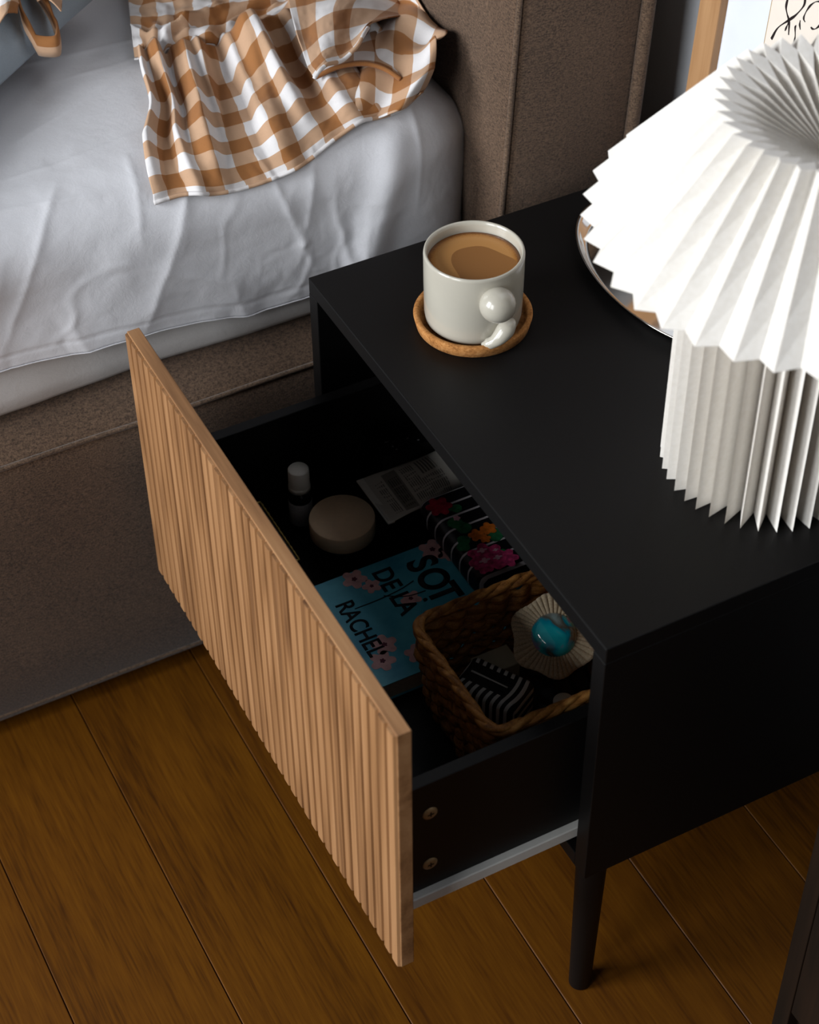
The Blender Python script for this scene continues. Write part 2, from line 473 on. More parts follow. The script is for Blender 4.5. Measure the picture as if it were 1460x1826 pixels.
# drawer box
DY0, DY1, DZT, DZ0, DX1 = 0.030, 0.470, 0.372, 0.238, 0.235
bm = bmesh.new()
bm_box(bm, FX + FT, DX1, DY0, DY0 + 0.011, DZ0, DZT, 0.0006, 1)
bm_box(bm, FX + FT, DX1, DY1 - 0.011, DY1, DZ0, DZT, 0.0006, 1)
bm_box(bm, FX + FT, FX + FT + 0.011, DY0 + 0.011, DY1 - 0.011, DZ0, DZT, 0.0006, 1)
bm_box(bm, DX1 - 0.011, DX1, DY0 + 0.011, DY1 - 0.011, DZ0, DZT, 0.0006, 1)
bm_box(bm, FX + FT + 0.005, DX1 - 0.005, DY0 + 0.005, DY1 - 0.005, DZ0 + 0.004, DZ0 + 0.012)
dbox = from_bm('drawer_box', bm, M_BLACK_IN, ns)
DF = DZ0 + 0.012     # drawer floor 0.250
M_BRASS = speckled('screw_brass', (150, 122, 84), 0.5, 0.5, 0.15, 400, metal=0.4)
for sz in (0.3345, 0.2690):
    sx = -0.1287
    pr = [(0, 0.0016), (0.0040, 0.0015), (0.0062, 0.0008), (0.0066, 0.0), (0.0066, -0.001)]
    V, F = [], []
    n = 24
    for i in range(n):
        a = 2 * PI * i / n
        for r, h in pr:
            V.append((sx + r * math.cos(a), DY0 - h, sz + r * math.sin(a)))
    mm = len(pr)
    for i in range(n):
        j = (i + 1) % n
        for k in range(mm - 1):
            F.append((i * mm + k, j * mm + k, j * mm + k + 1, i * mm + k + 1))
    scr = from_py('screw', V, F, M_BRASS, dbox)
    scr['label'] = 'brass cross-head screw'
    bm = bmesh.new()
    bm_box(bm, sx - 0.0027, sx + 0.0027, DY0 - 0.0018, DY0 - 0.0012, sz - 0.0006, sz + 0.0006)
    bm_box(bm, sx - 0.0006, sx + 0.0006, DY0 - 0.0018, DY0 - 0.0012, sz - 0.0027, sz + 0.0027)
    sl = from_bm('screw_recess', bm, M_BLACK_IN, dbox)
bm = bmesh.new()
bm_box(bm, FX + FT + 0.001, 0.22, DY0 - 0.0065, DY0 + 0.004, 0.2255, 0.2382, 0.001, 1)
r1 = from_bm('drawer_runner', bm, M_STEEL, ns); r1['label'] = 'pale steel drawer runner'
bm = bmesh.new()
bm_box(bm, FX + FT + 0.001, 0.22, DY1 - 0.004, DY1 + 0.0065, 0.2255, 0.2382, 0.001, 1)
r2 = from_bm('drawer_runner', bm, M_STEEL, ns)

# ================================================================== bed
BY = 0.5414          # side of the upholstered base
TAN = 0.05
def hbx(z):
    return 0.2245 + TAN * (z - 0.48)
bed = thing('upholstered_bed', 'brown tweed upholstered bed with tall piped headboard', 'bed', (-0.6, 1.2, 0))
# base: extruded section in (y, z)
sec = [(BY + 0.010, 0.012), (BY + 0.001, 0.020), (BY - 0.001, 0.10), (BY - 0.002, 0.20), (BY - 0.001, 0.30), (BY, 0.335), (BY + 0.004, 0.3425),
       (BY + 0.012, 0.3470), (BY + 0.030, 0.3535), (BY + 0.050, 0.3600), (BY + 0.075, 0.3605), (2.05, 0.3605), (2.1, 0.33), (2.1, 0.012)]
xs = np.linspace(-1.9, 0.226, 90)
V, F = [], []
for i, xx in enumerate(xs):
    for k, (y, z) in enumerate(sec):
        w = 0.0025 * float(vnoise(xx * 9, k * 0.7)) if 1 < k < 10 else 0
        V.append((xx, y - w, z + (0.4 * w if k > 5 else 0)))
m = len(sec)
for i in range(len(xs) - 1):
    for k in range(m):
        k2 = (k + 1) % m
        F.append((i * m + k, (i + 1) * m + k, (i + 1) * m + k2, i * m + k2))
F.append(tuple(range(m))); F.append(tuple((len(xs) - 1) * m + k for k in range(m))[::-1])
base = from_py('upholstered_base', V, F, M_TWEED, bed)
# piping along the top edge and the bottom edge of the base
def base_line(k, dy, dz, r, nm):
    pth = []
    for xx in np.linspace(-1.9, 0.222, 160):
        w = 0.0025 * float(vnoise(xx * 9, k * 0.7))
        pth.append((xx, sec[k][0] - w + dy, sec[k][1] + dz))
    return tube(nm, pth, r, M_PIPE, bed, 8)
base_line(6, -0.0012, 0.0008, 0.0024, 'piping')
base_line(1, -0.0008, 0.006, 0.0018, 'hem_piping')
# headboard: leaning slab
HBY1 = 2.1
nz = 40; hz0, hz1 = 0.02, 1.15
V, F = [], []
rowlen = None
for i in range(nz + 1):
    z = hz0 + (hz1 - hz0) * i / nz
    bulge = 0.003 * float(vnoise(z * 7, 3.3))
    xf, xb = hbx(z) , hbx(z) + 0.1405
    y0 = BY - 0.0005 + bulge
    ring = [(xf + 0.012, y0 + 0.0), (xf + 0.004, y0 + 0.003), (xf, y0 + 0.012), (xf - 0.004, y0 + 0.06), (xf - 0.006, y0 + 0.3), (xf - 0.006, HBY1 - 0.1), (xf, HBY1), (xb, HBY1), (xb, y0 + 0.01), (xb - 0.004, y0 + 0.001), (xb - 0.012, y0), (xb - 0.06, y0 - 0.003)]
    rowlen = len(ring)
    for (xx, yy) in ring:
        V.append((xx, yy, z))
for i in range(nz):
    for k in range(rowlen):
        k2 = (k + 1) % rowlen
        F.append((i * rowlen + k, i * rowlen + k2, (i + 1) * rowlen + k2, (i + 1) * rowlen + k))
F.append(tuple(range(rowlen))[::-1]); F.append(tuple(nz * rowlen + k for k in range(rowlen)))
from_py('headboard', V, F, M_TWEED, bed)
pf = [(hbx(z) + 0.0015, BY + 0.003 + 0.003 * float(vnoise(z * 7, 3.3)), z) for z in np.linspace(hz0, hz1, 60)]
tube('headboard_piping', pf, 0.0027, M_PIPE, bed, 10)
pf2 = [(hbx(z) + 0.1405 - 0.004, BY - 0.003 + 0.003 * float(vnoise(z * 7, 3.3)), z) for z in np.linspace(hz0, hz1, 60)]
tube('headboard_piping', pf2, 0.0068, M_PIPE, bed, 12)

# mattress in fitted sheet
ZT_, RR, CYA, CZA = 0.56, 0.06, 0.645, 0.50
def bedpt(X, s, l):
    r = RR + l
    a = np.clip(s / RR, 0, PI / 2)
    y = np.where(s <= 0, CYA - s, CYA - r * np.sin(a))
    z = np.where(s <= 0, ZT_ + l, CZA + r * np.cos(a) - np.maximum(0, s - RR * PI / 2))
    return X, y, z
def grid_faces(nr, nc):
    return [(i * nc + j, i * nc + j + 1, (i + 1) * nc + j + 1, (i + 1) * nc + j) for i in range(nr - 1) for j in range(nc - 1)]
def endround(X):
    return -0.035 * np.clip((X - 0.13) / 0.09, 0, 1) ** 2.2
Xs = np.linspace(-1.5, 0.2185, 200); Ss = np.linspace(-1.4, 0.234, 120)
gx, gs = np.meshgrid(Xs, Ss)
lf = -0.008 + 0.003 * fbm(gx * 9, gs * 9) + endround(gx) * 0.9 + 0.010 * sstep(0.17, 0.21, gs) * (1 + 0.7 * vnoise(gx * 6, 2)) - 0.010 * sstep(0.222, 0.234, gs)
X_, Y_, Z_ = bedpt(gx, gs, lf)
Z_ = np.maximum(Z_, 0.3622)
nrm, ncm = gx.shape
Vm = np.stack([X_.ravel(), Y_.ravel(), Z_.ravel()], 1)
low = np.stack([Xs, np.full(ncm, 2.045), np.full(ncm, 0.3622)], 1)
Fm = grid_faces(nrm, ncm)
q0 = nrm * ncm
for j in range(ncm - 1):
    Fm.append((q0 + j, q0 + j + 1, j + 1, j))
    Fm.append(((nrm - 1) * ncm + j, (nrm - 1) * ncm + j + 1, q0 + j + 1, q0 + j))
Fm.append(tuple(i * ncm for i in range(nrm)) + (q0,))
Fm.append((tuple(i * ncm + ncm - 1 for i in range(nrm)) + (q0 + ncm - 1,))[::-1])
mat_o = from_py('mattress', np.vstack([Vm, low]), Fm, M_SHEET2)
tag(mat_o, 'mattress in a white fitted sheet, its rounded lower edge showing below the top sheet', 'mattress')
def sheet_hem_line(gx):
    return 0.174 + 0.022 * sstep(-0.14, 0.0, gx) + 0.006 * vnoise(gx * 7, 0.3) + 0.003 * vnoise(gx * 30, 5.5)
def sheet_lift(gx, gs):
    hem = sheet_hem_line(gx)
    side = sstep(0.02, 0.10, gs)
    sx2 = gx + 0.55 * gs      # slanted fold coordinate on the side
    f1 = ridge(sx2 * 7.0 + 0.6 * fbm(gx * 5, gs * 5), gs * 2.2 + 4.0)
    f2 = ridge((gx - 0.3 * gs) * 15 + 0.8 * fbm(gx * 9, gs * 9), gs * 5 + 9.0)
    lift = 0.0030 * fbm(gx * 6, gs * 6 + 3, 2)
    lift += side * (0.0060 * np.clip(f1, -0.5, 1) + 0.0030 * np.clip(f2, 0, 1) * sstep(0.04, 0.16, gs))
    def crease(d, w):
        return np.exp(-np.abs(d) / w)
    wob = 0.012 * fbm(gx * 7, gs * 7 + 20, 3)
    for (c0, sl, w, a, x0, x1) in ((-0.185, 0.10, 0.0030, 0.0030, -0.20, 0.02), (-0.150, 0.05, 0.0026, 0.0022, -0.14, 0.0), (-0.105, -0.45, 0.0035, 0.0026, -0.22, -0.03), (-0.03, -0.10, 0.0030, 0.0024, -0.24, -0.06), (0.035, 0.12, 0.0040, 0.0030, -0.40, -0.12)):
        lift += 0.6 * a * crease(gs - c0 - sl * (gx + 0.1) - wob, w) * sstep(x0, x0 + 0.06, gx) * (1 - sstep(x1 - 0.05, x1, gx))
    for (x0, sl, w, a, s0, s1) in ((-0.255, 0.25, 0.006, 0.0040, -0.02, 0.12), (-0.205, 0.55, 0.005, 0.0045, 0.0, 0.16), (-0.12, 0.15, 0.004, 0.0035, -0.01, 0.10), (-0.075, 0.45, 0.007, 0.0055, 0.01, 0.19), (0.0, -0.35, 0.005, 0.0045, 0.02, 0.18), (0.055, 0.30, 0.006, 0.0050, 0.02, 0.17), (0.165, 0.10, 0.006, 0.0045, 0.0, 0.15)):
        lift += 0.5 * a * crease(gx - x0 + sl * (gs - 0.05) - wob, w) * sstep(s0, s0 + 0.03, gs) * (1 - sstep(s1 - 0.04, s1, gs))
    lift += 0.0020 * np.clip(ridge(gx * 16 + gs * 7 + fbm(gx * 6, gs * 6) * 2, gs * 8 - gx * 5) - 0.5, 0, 1) * sstep(0.0, 0.12, gs)
    lift += 0.0018 * fbm(gx * 34 + fbm(gx * 12, gs * 12) * 3, gs * 34, 3) * sstep(0.06, 0.17, gs) * (0.15 + sstep(-0.10, 0.05, gx))
    lift += 0.0007 * fbm(gx * 26 + 2 * fbm(gx * 9, gs * 9), gs * 40, 3)
    lift += 0.006 * sstep(0.10, 0.18, gs) * (0.6 + vnoise(gx * 9, 7.7))
    lift -= 0.0010 * np.exp(-((hem - gs - 0.013) / 0.0014) ** 2)
    # a soft fold standing out near the pillow end of the mattress
    lift += 0.012 * np.exp(-((gx - 0.118 + 0.35 * (gs - 0.1)) / 0.020) ** 2) * sstep(0.03, 0.10, gs)
    lift += endround(gx)
    return lift
# top sheet, rumpled, its hem hanging over the side
Xs = np.linspace(-0.78, 0.2215, 400); Ts = np.linspace(0, 1, 300)
gx, gt = np.meshgrid(Xs, Ts)
hem = sheet_hem_line(gx)
gs = -0.5 + gt * (hem + 0.5)
lift = sheet_lift(gx, gs)
X_, Y_, Z_ = bedpt(gx, gs, lift)
sheet = from_py('bed_sheet', np.stack([X_.ravel(), Y_.ravel(), Z_.ravel()], 1), grid_faces(*gx.shape), M_SHEET)
so = sheet.modifiers.new('thick', 'SOLIDIFY'); so.thickness = 0.0012; so.offset = 1
tag(sheet, 'rumpled white cotton top sheet hanging over the side of the mattress', 'sheet')
hp = [(X_[-1, j], Y_[-1, j] - 0.0006, Z_[-1, j]) for j in range(0, 400, 2)]
tube('sheet_hem', hp, 0.0006, M_SHEET, sheet, 6)

# ------------------------------------------------------------------ gingham cloth
def catmull(P, n):
    """P (k,d) -> n points along a Catmull-Rom spline"""
    P = np.asarray(P, float)
    k = len(P)
    Q = np.vstack([2 * P[0] - P[1], P, 2 * P[-1] - P[-2]])
    out = []
    for t in np.linspace(0, k - 1, n):
        i = min(int(t), k - 2); f = t - i
        a, b, c, d = Q[i], Q[i + 1], Q[i + 2], Q[i + 3]
        out.append(0.5 * (2 * b + (c - a) * f + (2 * a - 5 * b + 4 * c - d) * f * f + (3 * b - 3 * c + d - a) * f ** 3))
    return np.array(out)
def patch(grid, nr, nc):
    G = np.array(grid, float)
    rows = np.array([catmull(r, nc) for r in G])
    return np.array([catmull(rows[:, j], nr) for j in range(nc)]).transpose(1, 0, 2)
PIL_A = math.radians(42); PIL_H = (0.215, 0.27, 0.046); PIL_ZB = 0.56 + 0.006
PIL_C = Vector((-0.200, 0.727)) + Vector((-math.sin(PIL_A), math.cos(PIL_A))) * 0.27
def pillow_lift(X, s):
    dx, dy = X - PIL_C.x, (CYA - s) - PIL_C.y
    a = np.clip(np.abs(dx * math.cos(PIL_A) + dy * math.sin(PIL_A)) / PIL_H[0], 0, 1)
    b = np.clip(np.abs(-dx * math.sin(PIL_A) + dy * math.cos(PIL_A)) / PIL_H[1], 0, 1)
    t = (1 - a ** 3.2) * (1 - b ** 3.2)
    return np.where(t > 0, PIL_ZB - ZT_ + 0.55 * PIL_H[2] + PIL_H[2] * np.maximum(t, 0) ** 0.42 + 0.005, 0)
def cloth(name, grid, nr, nc, fold, cu, cv, parent, uoff=(0.0, 0.0), uwarp=0.0):
    P = patch(grid, nr, nc)
    u, v = np.meshgrid(np.linspace(0, 1, nc), np.linspace(0, 1, nr))
    l = P[..., 2] + fold(u, v)
    l = np.maximum(l + endround(P[..., 0]) * 0.4, sheet_lift(P[..., 0], P[..., 1]) + 0.0030)
    l = np.maximum(l, pillow_lift(P[..., 0], P[..., 1]))
    X_, Y_, Z_ = bedpt(P[..., 0], P[..., 1], l)
    X_ = np.minimum(X_, hbx(Z_) - 0.010)
    uvs = np.stack([(u * cu + uoff[0] + uwarp * fbm(u * 4, v * 4)).ravel(), (v * cv + uoff[1] + uwarp * fbm(u * 4 + 9, v * 4)).ravel()], 1)
    V = np.stack([X_.ravel(), Y_.ravel(), Z_.ravel()], 1)
    o = from_py(name, V, grid_faces(nr, nc), M_GING, parent, True, [tuple(q) for q in uvs])
    s = o.modifiers.new('thick', 'SOLIDIFY'); s.thickness = 0.0012; s.offset = 1
    return o, np.stack([X_, Y_, Z_], -1), uvs.reshape(nr, nc, 2)
def hem_tube(name, pts, r, parent, u0, cu, v0=0.3):
    V, F = tube_vf([tuple(p) for p in pts], r, 6)
    n = len(pts)
    uvs = [(u0 + cu * (i // 6) / n, v0 + 0.1 * (i % 6)) for i in range(len(V))]
    return from_py(name, V, F, M_GING, parent, True, uvs)

gc = thing('gingham_cloth', 'crumpled brown and white gingham cloth with gathered ruffle lying over the mattress edge', 'cloth', (0.05, 0.70, 0.56))
def fold_skirt(u, v):
    a = 0.004 + 0.010 * np.sin(PI * np.clip(v * 0.85 + 0.1, 0, 1))
    w = np.sin(2 * PI * (u * 4.2 + 0.10 + 0.25 * v)) * 0.55 + np.sin(2 * PI * (u * 9.5 - 0.3 * v + 0.2)) * 0.25 + np.sin(2 * PI * u * 17) * 0.22 * (1 - v)
    dent = -0.012 * np.exp(-((u - 0.36) / 0.06) ** 2 - ((v - 0.42) / 0.28) ** 2) + 0.016 * np.exp(-((u - 0.5 - 0.10 * v) / 0.045) ** 2) * sstep(0, 0.12, v) * (1 - 0.75 * v)
    ridge_l = 0.014 * np.exp(-((u - 0.11 - 0.05 * v) / 0.035) ** 2) * (1 - 0.5 * v)
    hemroll = 0.006 * np.exp(-((1 - v) / 0.04) ** 2) * (0.5 + vnoise(u * 9, 1.1))
    return a * w + dent + ridge_l + hemroll + 0.002 * fbm(u * 12, v * 8) + 0.010 * sstep(0.0, 0.08, v) * (1 - sstep(0.08, 0.4, v)) - 0.004 * sstep(0.94, 1, v)
sk, SP, SUV = cloth('ruffle_tier', SKIRT_GRID, 120, 200, fold_skirt, 15.5, 10.0, gc, (0.15, 0.5), 0.25)
hem_tube('hem', SP[-1], 0.0022, gc, 0.2, 15)
cloth('inner_ruffle', UNDER_GRID, 70, 70, lambda u, v: 0.006 * np.sin(2 * PI * (u * 1.6 + v * 1.3)) + 0.005 * np.sin(2 * PI * (v * 4 + 0.3)) * sstep(0.5, 1, u), 5.0, 8.0, gc, (0.5, 0.1), 0.2)
fo, FP, _ = cloth('fold_back', FOLD_GRID, 40, 60, lambda u, v: 0.006 * np.sin(PI * u) * v, 4.5, 3.0, gc, (0.0, 0.4))
hem_tube('hem', FP[-1], 0.0024, gc, 1.1, 0.8, 1.2)
fl, LP, _ = cloth('flap', FLAP_GRID, 80, 80, lambda u, v: 0.008 * np.sin(PI * u) * (1 - v) + 0.003 * np.sin(2 * PI * (u * 1.5 + v)) + 0.004 * fbm(u * 3, v * 3), 5.0, 6.2, gc, (0.65, 0.3))
hem_tube('hem', LP[-1], 0.0020, gc, 0.0, 5)
def fold_bod(u, v):
    cr = np.exp(-np.abs(v - 0.62 - 0.25 * np.sin(5 * u + 0.6)) / 0.05) - np.exp(-np.abs(v - 0.80 + 0.5 * (u - 0.45)) / 0.04) * 0.9 + np.exp(-np.abs(v - 0.45 + 0.9 * (u - 0.75)) / 0.05)
    return 0.012 * fbm(u * 4.5 + 2, v * 3 + 1, 3) + 0.008 * cr + 0.0025 * np.sin(2 * PI * u * 8 + 3 * fbm(u * 3, v)) * v ** 3 - 0.006 * sstep(0.9, 1.0, v)
bo, BP, _ = cloth('gathered_yoke', BODICE_GRID, 90, 120, fold_bod, 9.0, 5.0, gc, (0.3, 0.2), 0.5)
hem_tube('gather_seam', BP[-1] - np.array([0, 0, 0.002]), 0.0012, gc, 0.0, 9)

# ------------------------------------------------------------------ blue pillow and strappy gingham cloth on it
M_BLUE = sheet_mat('blue_pillow_cotton', (150, 162, 172))
def pillow_mesh(name, c, rz, hx, hy, hz, mat, zb):
    n = 60
    V, F = [], []
    for sgn in (1, -1):
        for i in range(n + 1):
            for j in range(n + 1):
                a, b = 2 * i / n - 1, 2 * j / n - 1
                e = max(abs(a), abs(b))
                t = max(0.0, (1 - abs(a) ** 3.2)) * max(0.0, (1 - abs(b) ** 3.2))
                h = hz * (t ** 0.42) * (1.0 if sgn > 0 else 0.55)
                pinch = 1 - 0.06 * (1 - abs(a)) * abs(b) ** 4 - 0.0
                pinch2 = 1 - 0.06 * (1 - abs(b)) * abs(a) ** 4
                h += 0.006 * float(vnoise(a * 3 + 5, b * 3 + sgn)) * t
                xl, yl = a * hx * pinch2, b * hy * pinch
                V.append((c[0] + xl * math.cos(rz) - yl * math.sin(rz), c[1] + xl * math.sin(rz) + yl * math.cos(rz), zb + 0.55 * hz + sgn * h))
    q = (n + 1) ** 2
    for s in range(2):
        for f in grid_faces(n + 1, n + 1):
            F.append(tuple(s * q + k for k in (f if s == 0 else f[::-1])))
    o = from_py(name, V, F, mat)
    bm = bmesh.new(); bm.from_mesh(o.data)
    bmesh.ops.remove_doubles(bm, verts=bm.verts, dist=1e-5)
    bmesh.ops.recalc_face_normals(bm, faces=bm.faces)
    bm.to_mesh(o.data); bm.free()
    o.data.polygons.foreach_set('use_smooth', [True] * len(o.data.polygons))
    return o
ang = math.radians(42)
em = Vector((-0.200, 0.727)); dn = Vector((-math.sin(ang), math.cos(ang)))
pc = em + dn * 0.27
pil = pillow_mesh('pillow', (pc.x, pc.y), ang, 0.215, 0.27, 0.046, M_BLUE, ZT_ + 0.006)
tag(pil, 'blue grey cotton pillow lying on the white sheet', 'pillow')

gt_ = thing('gingham_strap_cloth', 'brown and white gingham cloth with a hanging strap loop, draped on the blue pillow', 'cloth', (-0.16, 0.9, 0.6))
def cloth2(name, grid, lift_add, fold, cu, cv, uo):
    return cloth(name, grid, 40, 40, lambda u, v: lift_add + fold(u, v), cu, cv, gt_, uo, 0.3)
cloth2('draped_panel', TOP_GRID, 0.0, lambda u, v: 0.008 * np.sin(2 * PI * (u * 1.3 + 0.2)) + 0.004 * fbm(u * 4, v * 4), 5.2, 5.0, (0.4, 0.9))
cloth2('folded_corner', TOP2_GRID, 0.0, lambda u, v: 0.010 * np.sin(PI * u), 2.2, 3.0, (0.7, 0.5))
LPTS = catmull([(a[0], a[1], a[2]) for a in LOOP_GRID[0]], 60)
V, uvs = [], []
for i, (xx, s_, l_) in enumerate(LPTS):
    l_ = max(l_, float(pillow_lift(np.array(xx), np.array(s_))) + 0.006)
    X0, Y0, Z0 = bedpt(np.array(xx), np.array(s_), np.array(l_))
    for k, (dz, dy) in enumerate(((-0.010, 0.0), (-0.003, -0.0012), (0.004, -0.0005), (0.0105, 0.001))):
        V.append((float(X0), float(Y0) + dy, float(Z0) + dz)); uvs.append((1.3 + i * 0.006, 0.35 + (0.43 * k)))
st = from_py('strap_loop', V, grid_faces(60, 4), M_GING, gt_, True, uvs)
sm = st.modifiers.new('thick', 'SOLIDIFY'); sm.thickness = 0.0022; sm.offset = 0

# ================================================================== mug on cork coaster
MC = (0.0985, 0.3760)
M_CORK = NT('cork')
v = M_CORK.coords()
n1 = M_CORK.noise(v, 420, 3, 0.6); n2 = M_CORK.noise(v, 130, 4, 0.7)
ff = M_CORK.math('ADD', M_CORK.math('MULTIPLY', n1, 0.5), M_CORK.math('MULTIPLY', n2, 0.5))
M_CORK.set(M_CORK.ramp(ff, [(0.33, lin((112, 70, 34))), (0.5, lin((172, 117, 64))), (0.66, lin((192, 140, 86)))]), 0.9, 0, 0.2)
M_CORK.bump(ff, 0.4, 0.001)
co = lathe('cork_coaster', [(0, 0.0), (0.0475, 0.0), (0.0492, 0.0008), (0.0515, 0.0110), (0.0508, 0.0122), (0.0475, 0.0122), (0.0464, 0.0112), (0.0458, 0.0052), (0, 0.0052)], (MC[0], MC[1], HT), M_CORK.m, None, 96)
tag(co, 'round cork coaster with raised rim under the coffee mug', 'coaster')
M_MUG = speckled('cream_glaze', (178, 173, 160), 0.22, 0.5, 0.03, 30, coat=0.3)
mug = thing('coffee_mug', 'cream glazed mug of milky coffee with a ball-shaped handle on the cork coaster', 'mug', (MC[0], MC[1], HT + 0.0054))
MZ = HT + 0.0054
MH = 0.0715
lathe('mug_body', [(0, 0.0008), (0.034, 0.0), (0.0390, 0.0010), (0.0412, 0.0038), (0.0421, 0.010), (0.0427, 0.04), (0.0429, MH - 0.003), (0.0424, MH - 0.0006), (0.0412, MH), (0.0400, MH - 0.0008), (0.0394, MH - 0.004),
                   (0.0390, 0.03), (0.0385, 0.010), (0.035, 0.0055), (0, 0.005)], (MC[0], MC[1], MZ), M_MUG, mug, 96)
t = NT('milky_coffee')
v = t.mapping(t.coords(), (1, 1, 1), (0, 0, 0), (-MC[0], -MC[1], 0))
sep = t.n('ShaderNodeSeparateXYZ'); t.l(v, sep.inputs[0])
nz = t.noise(v, 30, 0, 0.5); nf = t.noise(v, 700, 3, 0.6)
def rad(cx_, cy_):
    dx = t.math('SUBTRACT', sep.outputs[0], cx_); dy = t.math('SUBTRACT', sep.outputs[1], cy_)
    return t.math('SQRT', t.math('ADD', t.math('MULTIPLY', dx, dx), t.math('MULTIPLY', dy, dy)))
r0 = rad(0, 0); r1 = rad(0.002, -0.007)
blob = t.math('GREATER_THAN', t.math('ADD', 0.0255, t.math('MULTIPLY', t.math('SUBTRACT', nz, 0.5), 0.030)), r1)
edge = t.ramp(t.math('ADD', t.math('MULTIPLY', r0, 25.6), t.math('MULTIPLY', t.math('SUBTRACT', nf, 0.5), 0.10)), [(0.80, lin((172, 124, 72))), (0.88, lin((158, 108, 54))), (0.95, lin((112, 66, 22)))])
colr = t.mix(blob, edge, lin((136, 93, 52)))
t.set(colr, 0.25, 0, 0.4)
cf = lathe('coffee', [(0.0395, MH - 0.0112), (0.0385, MH - 0.0101), (0.036, MH - 0.0104), (0, MH - 0.0104)], (MC[0], MC[1], MZ), t.m, mug, 64)
cf['label'] = 'milky coffee with a ring of crema'
# handle: a ball with a flared curl below it
bm = bmesh.new()
bmesh.ops.create_uvsphere(bm, u_segments=32, v_segments=20, radius=0.0155)
for vv in bm.verts:
    vv.co = Vector((vv.co.x, vv.co.y, vv.co.z * 0.98)) + Vector((0.0938, 0.3268, 0.5380))
hpath = catmull([(0.1135, 0.3335, 0.5115), (0.1085, 0.3295, 0.5110), (0.1030, 0.3275, 0.5085), (0.0970, 0.3270, 0.5030), (0.0920, 0.3285, 0.4985), (0.0870, 0.3315, 0.4955), (0.0835, 0.3345, 0.4950)], 26)
rr = catmull([(0.0012,), (0.0056,), (0.0080,), (0.0070,), (0.0054,), (0.0048,), (0.0010,)], 26)[:, 0]
V, F = tube_vf([tuple(p) for p in hpath], lambda i: float(rr[i]), 14, False, 0.9)
vs_ = [bm.verts.new(p) for p in V]
for f in F:
    bm.faces.new([vs_[k] for k in f])
from_bm('handle', bm, M_MUG, mug, True)

# ================================================================== pleated lamp
LX, LY = 0.2165, 0.1125
SHX, SHY = 0.2250, 0.0962     # the loose shade sits a little off the column axis
t = NT('white_pleated_paper')
v = t.coords()
nf = t.noise(v, 260, 3, 0.6)
t.set(t.ramp(nf, [(0.3, lin((240, 237, 231))), (0.7, lin((249, 247, 243)))]), 0.75, 0, 0.2)
tr = t.n('ShaderNodeBsdfTranslucent'); tr.inputs[0].default_value = lin((252, 240, 222))
mx = t.n('ShaderNodeMixShader'); mx.inputs[0].default_value = 0.26
out = t.t.nodes['Material Output']
t.l(t.b.outputs[0], mx.inputs[1]); t.l(tr.outputs[0], mx.inputs[2]); t.l(mx.outputs[0], out.inputs['Surface'])
M_PAPER = t.m
lamp = thing('table_lamp', 'white pleated paper table lamp with flared shade and ribbed column base', 'lamp', (LX, LY, HT))
def pleats(name, rows, N, parent, a0=0.0, jit=0.0, cx=LX, cy=LY):
    """rows: list of ((r_peak, z_peak), (r_valley, z_valley))"""
    V, F = [], []
    rnd = random.Random(5)
    ja = [rnd.uniform(-jit, jit) for _ in range(2 * N)]
    for (rp, zp), (rv, zv) in rows:
        for k in range(2 * N):
            a = a0 + PI * k / N + ja[k]
            r, z = (rp, zp) if k % 2 == 0 else (rv, zv)
            V.append((cx + r * math.cos(a), cy + r * math.sin(a), HT + z))
    n = 2 * N
    for i in range(len(rows) - 1):
        for k in range(n):
            k2 = (k + 1) % n
            F.append((i * n + k, i * n + k2, (i + 1) * n + k2, (i + 1) * n + k))
    o = from_py(name, V, F, M_PAPER, parent, False)
    s = o.modifiers.new('thick', 'SOLIDIFY'); s.thickness = 0.0007; s.offset = 0
    return o
NP = 39
pleats('pleated_column', [((0.0815, 0.0005), (0.0610, 0.0005)), ((0.0815, 0.12), (0.0610, 0.12)), ((0.0815, 0.255), (0.0610, 0.255))], NP, lamp, 0.03, 0.012)
SZ, TZ = 0.2385, 0.3370
srows = []
for q in np.linspace(0, 1, 5):
    rp = 0.1738 + (0.0900 - 0.1738) * q; rv = 0.1650 + (0.0785 - 0.1650) * q
    zp = SZ + (TZ - SZ) * q; zv = SZ + 0.001 + (TZ - 0.005 - SZ - 0.001) * q
    srows.append(((rp, zp), (rv, zv)))
srows += [((0.0600, TZ - 0.012), (0.0560, TZ - 0.046)), ((0.0300, TZ - 0.030), (0.0280, TZ - 0.062)), ((0.0050, TZ - 0.046), (0.0042, TZ - 0.070))]
pleats('pleated_shade', srows, NP, lamp, 0.02, 0.010, SHX, SHY)
M_BRASS2 = speckled('aged_brass', (176, 150, 104), 0.35, 0.5, 0.1, 100, metal=0.8)
lathe('brass_knob', [(0, -0.030), (0.0035, -0.030), (0.0040, -0.004), (0.0062, -0.001), (0.0068, 0.003), (0.0045, 0.0068), (0, 0.008)], (SHX, SHY, HT + TZ - 0.044), M_BRASS2, lamp, 20)
lathe('stem', [(0, 0.001), (0.030, 0.001), (0.030, 0.004), (0.0045, 0.008), (0.0040, TZ - 0.076), (0, TZ - 0.076)], ((LX + SHX) / 2, (LY + SHY) / 2, HT), M_BRASS2, lamp, 20)

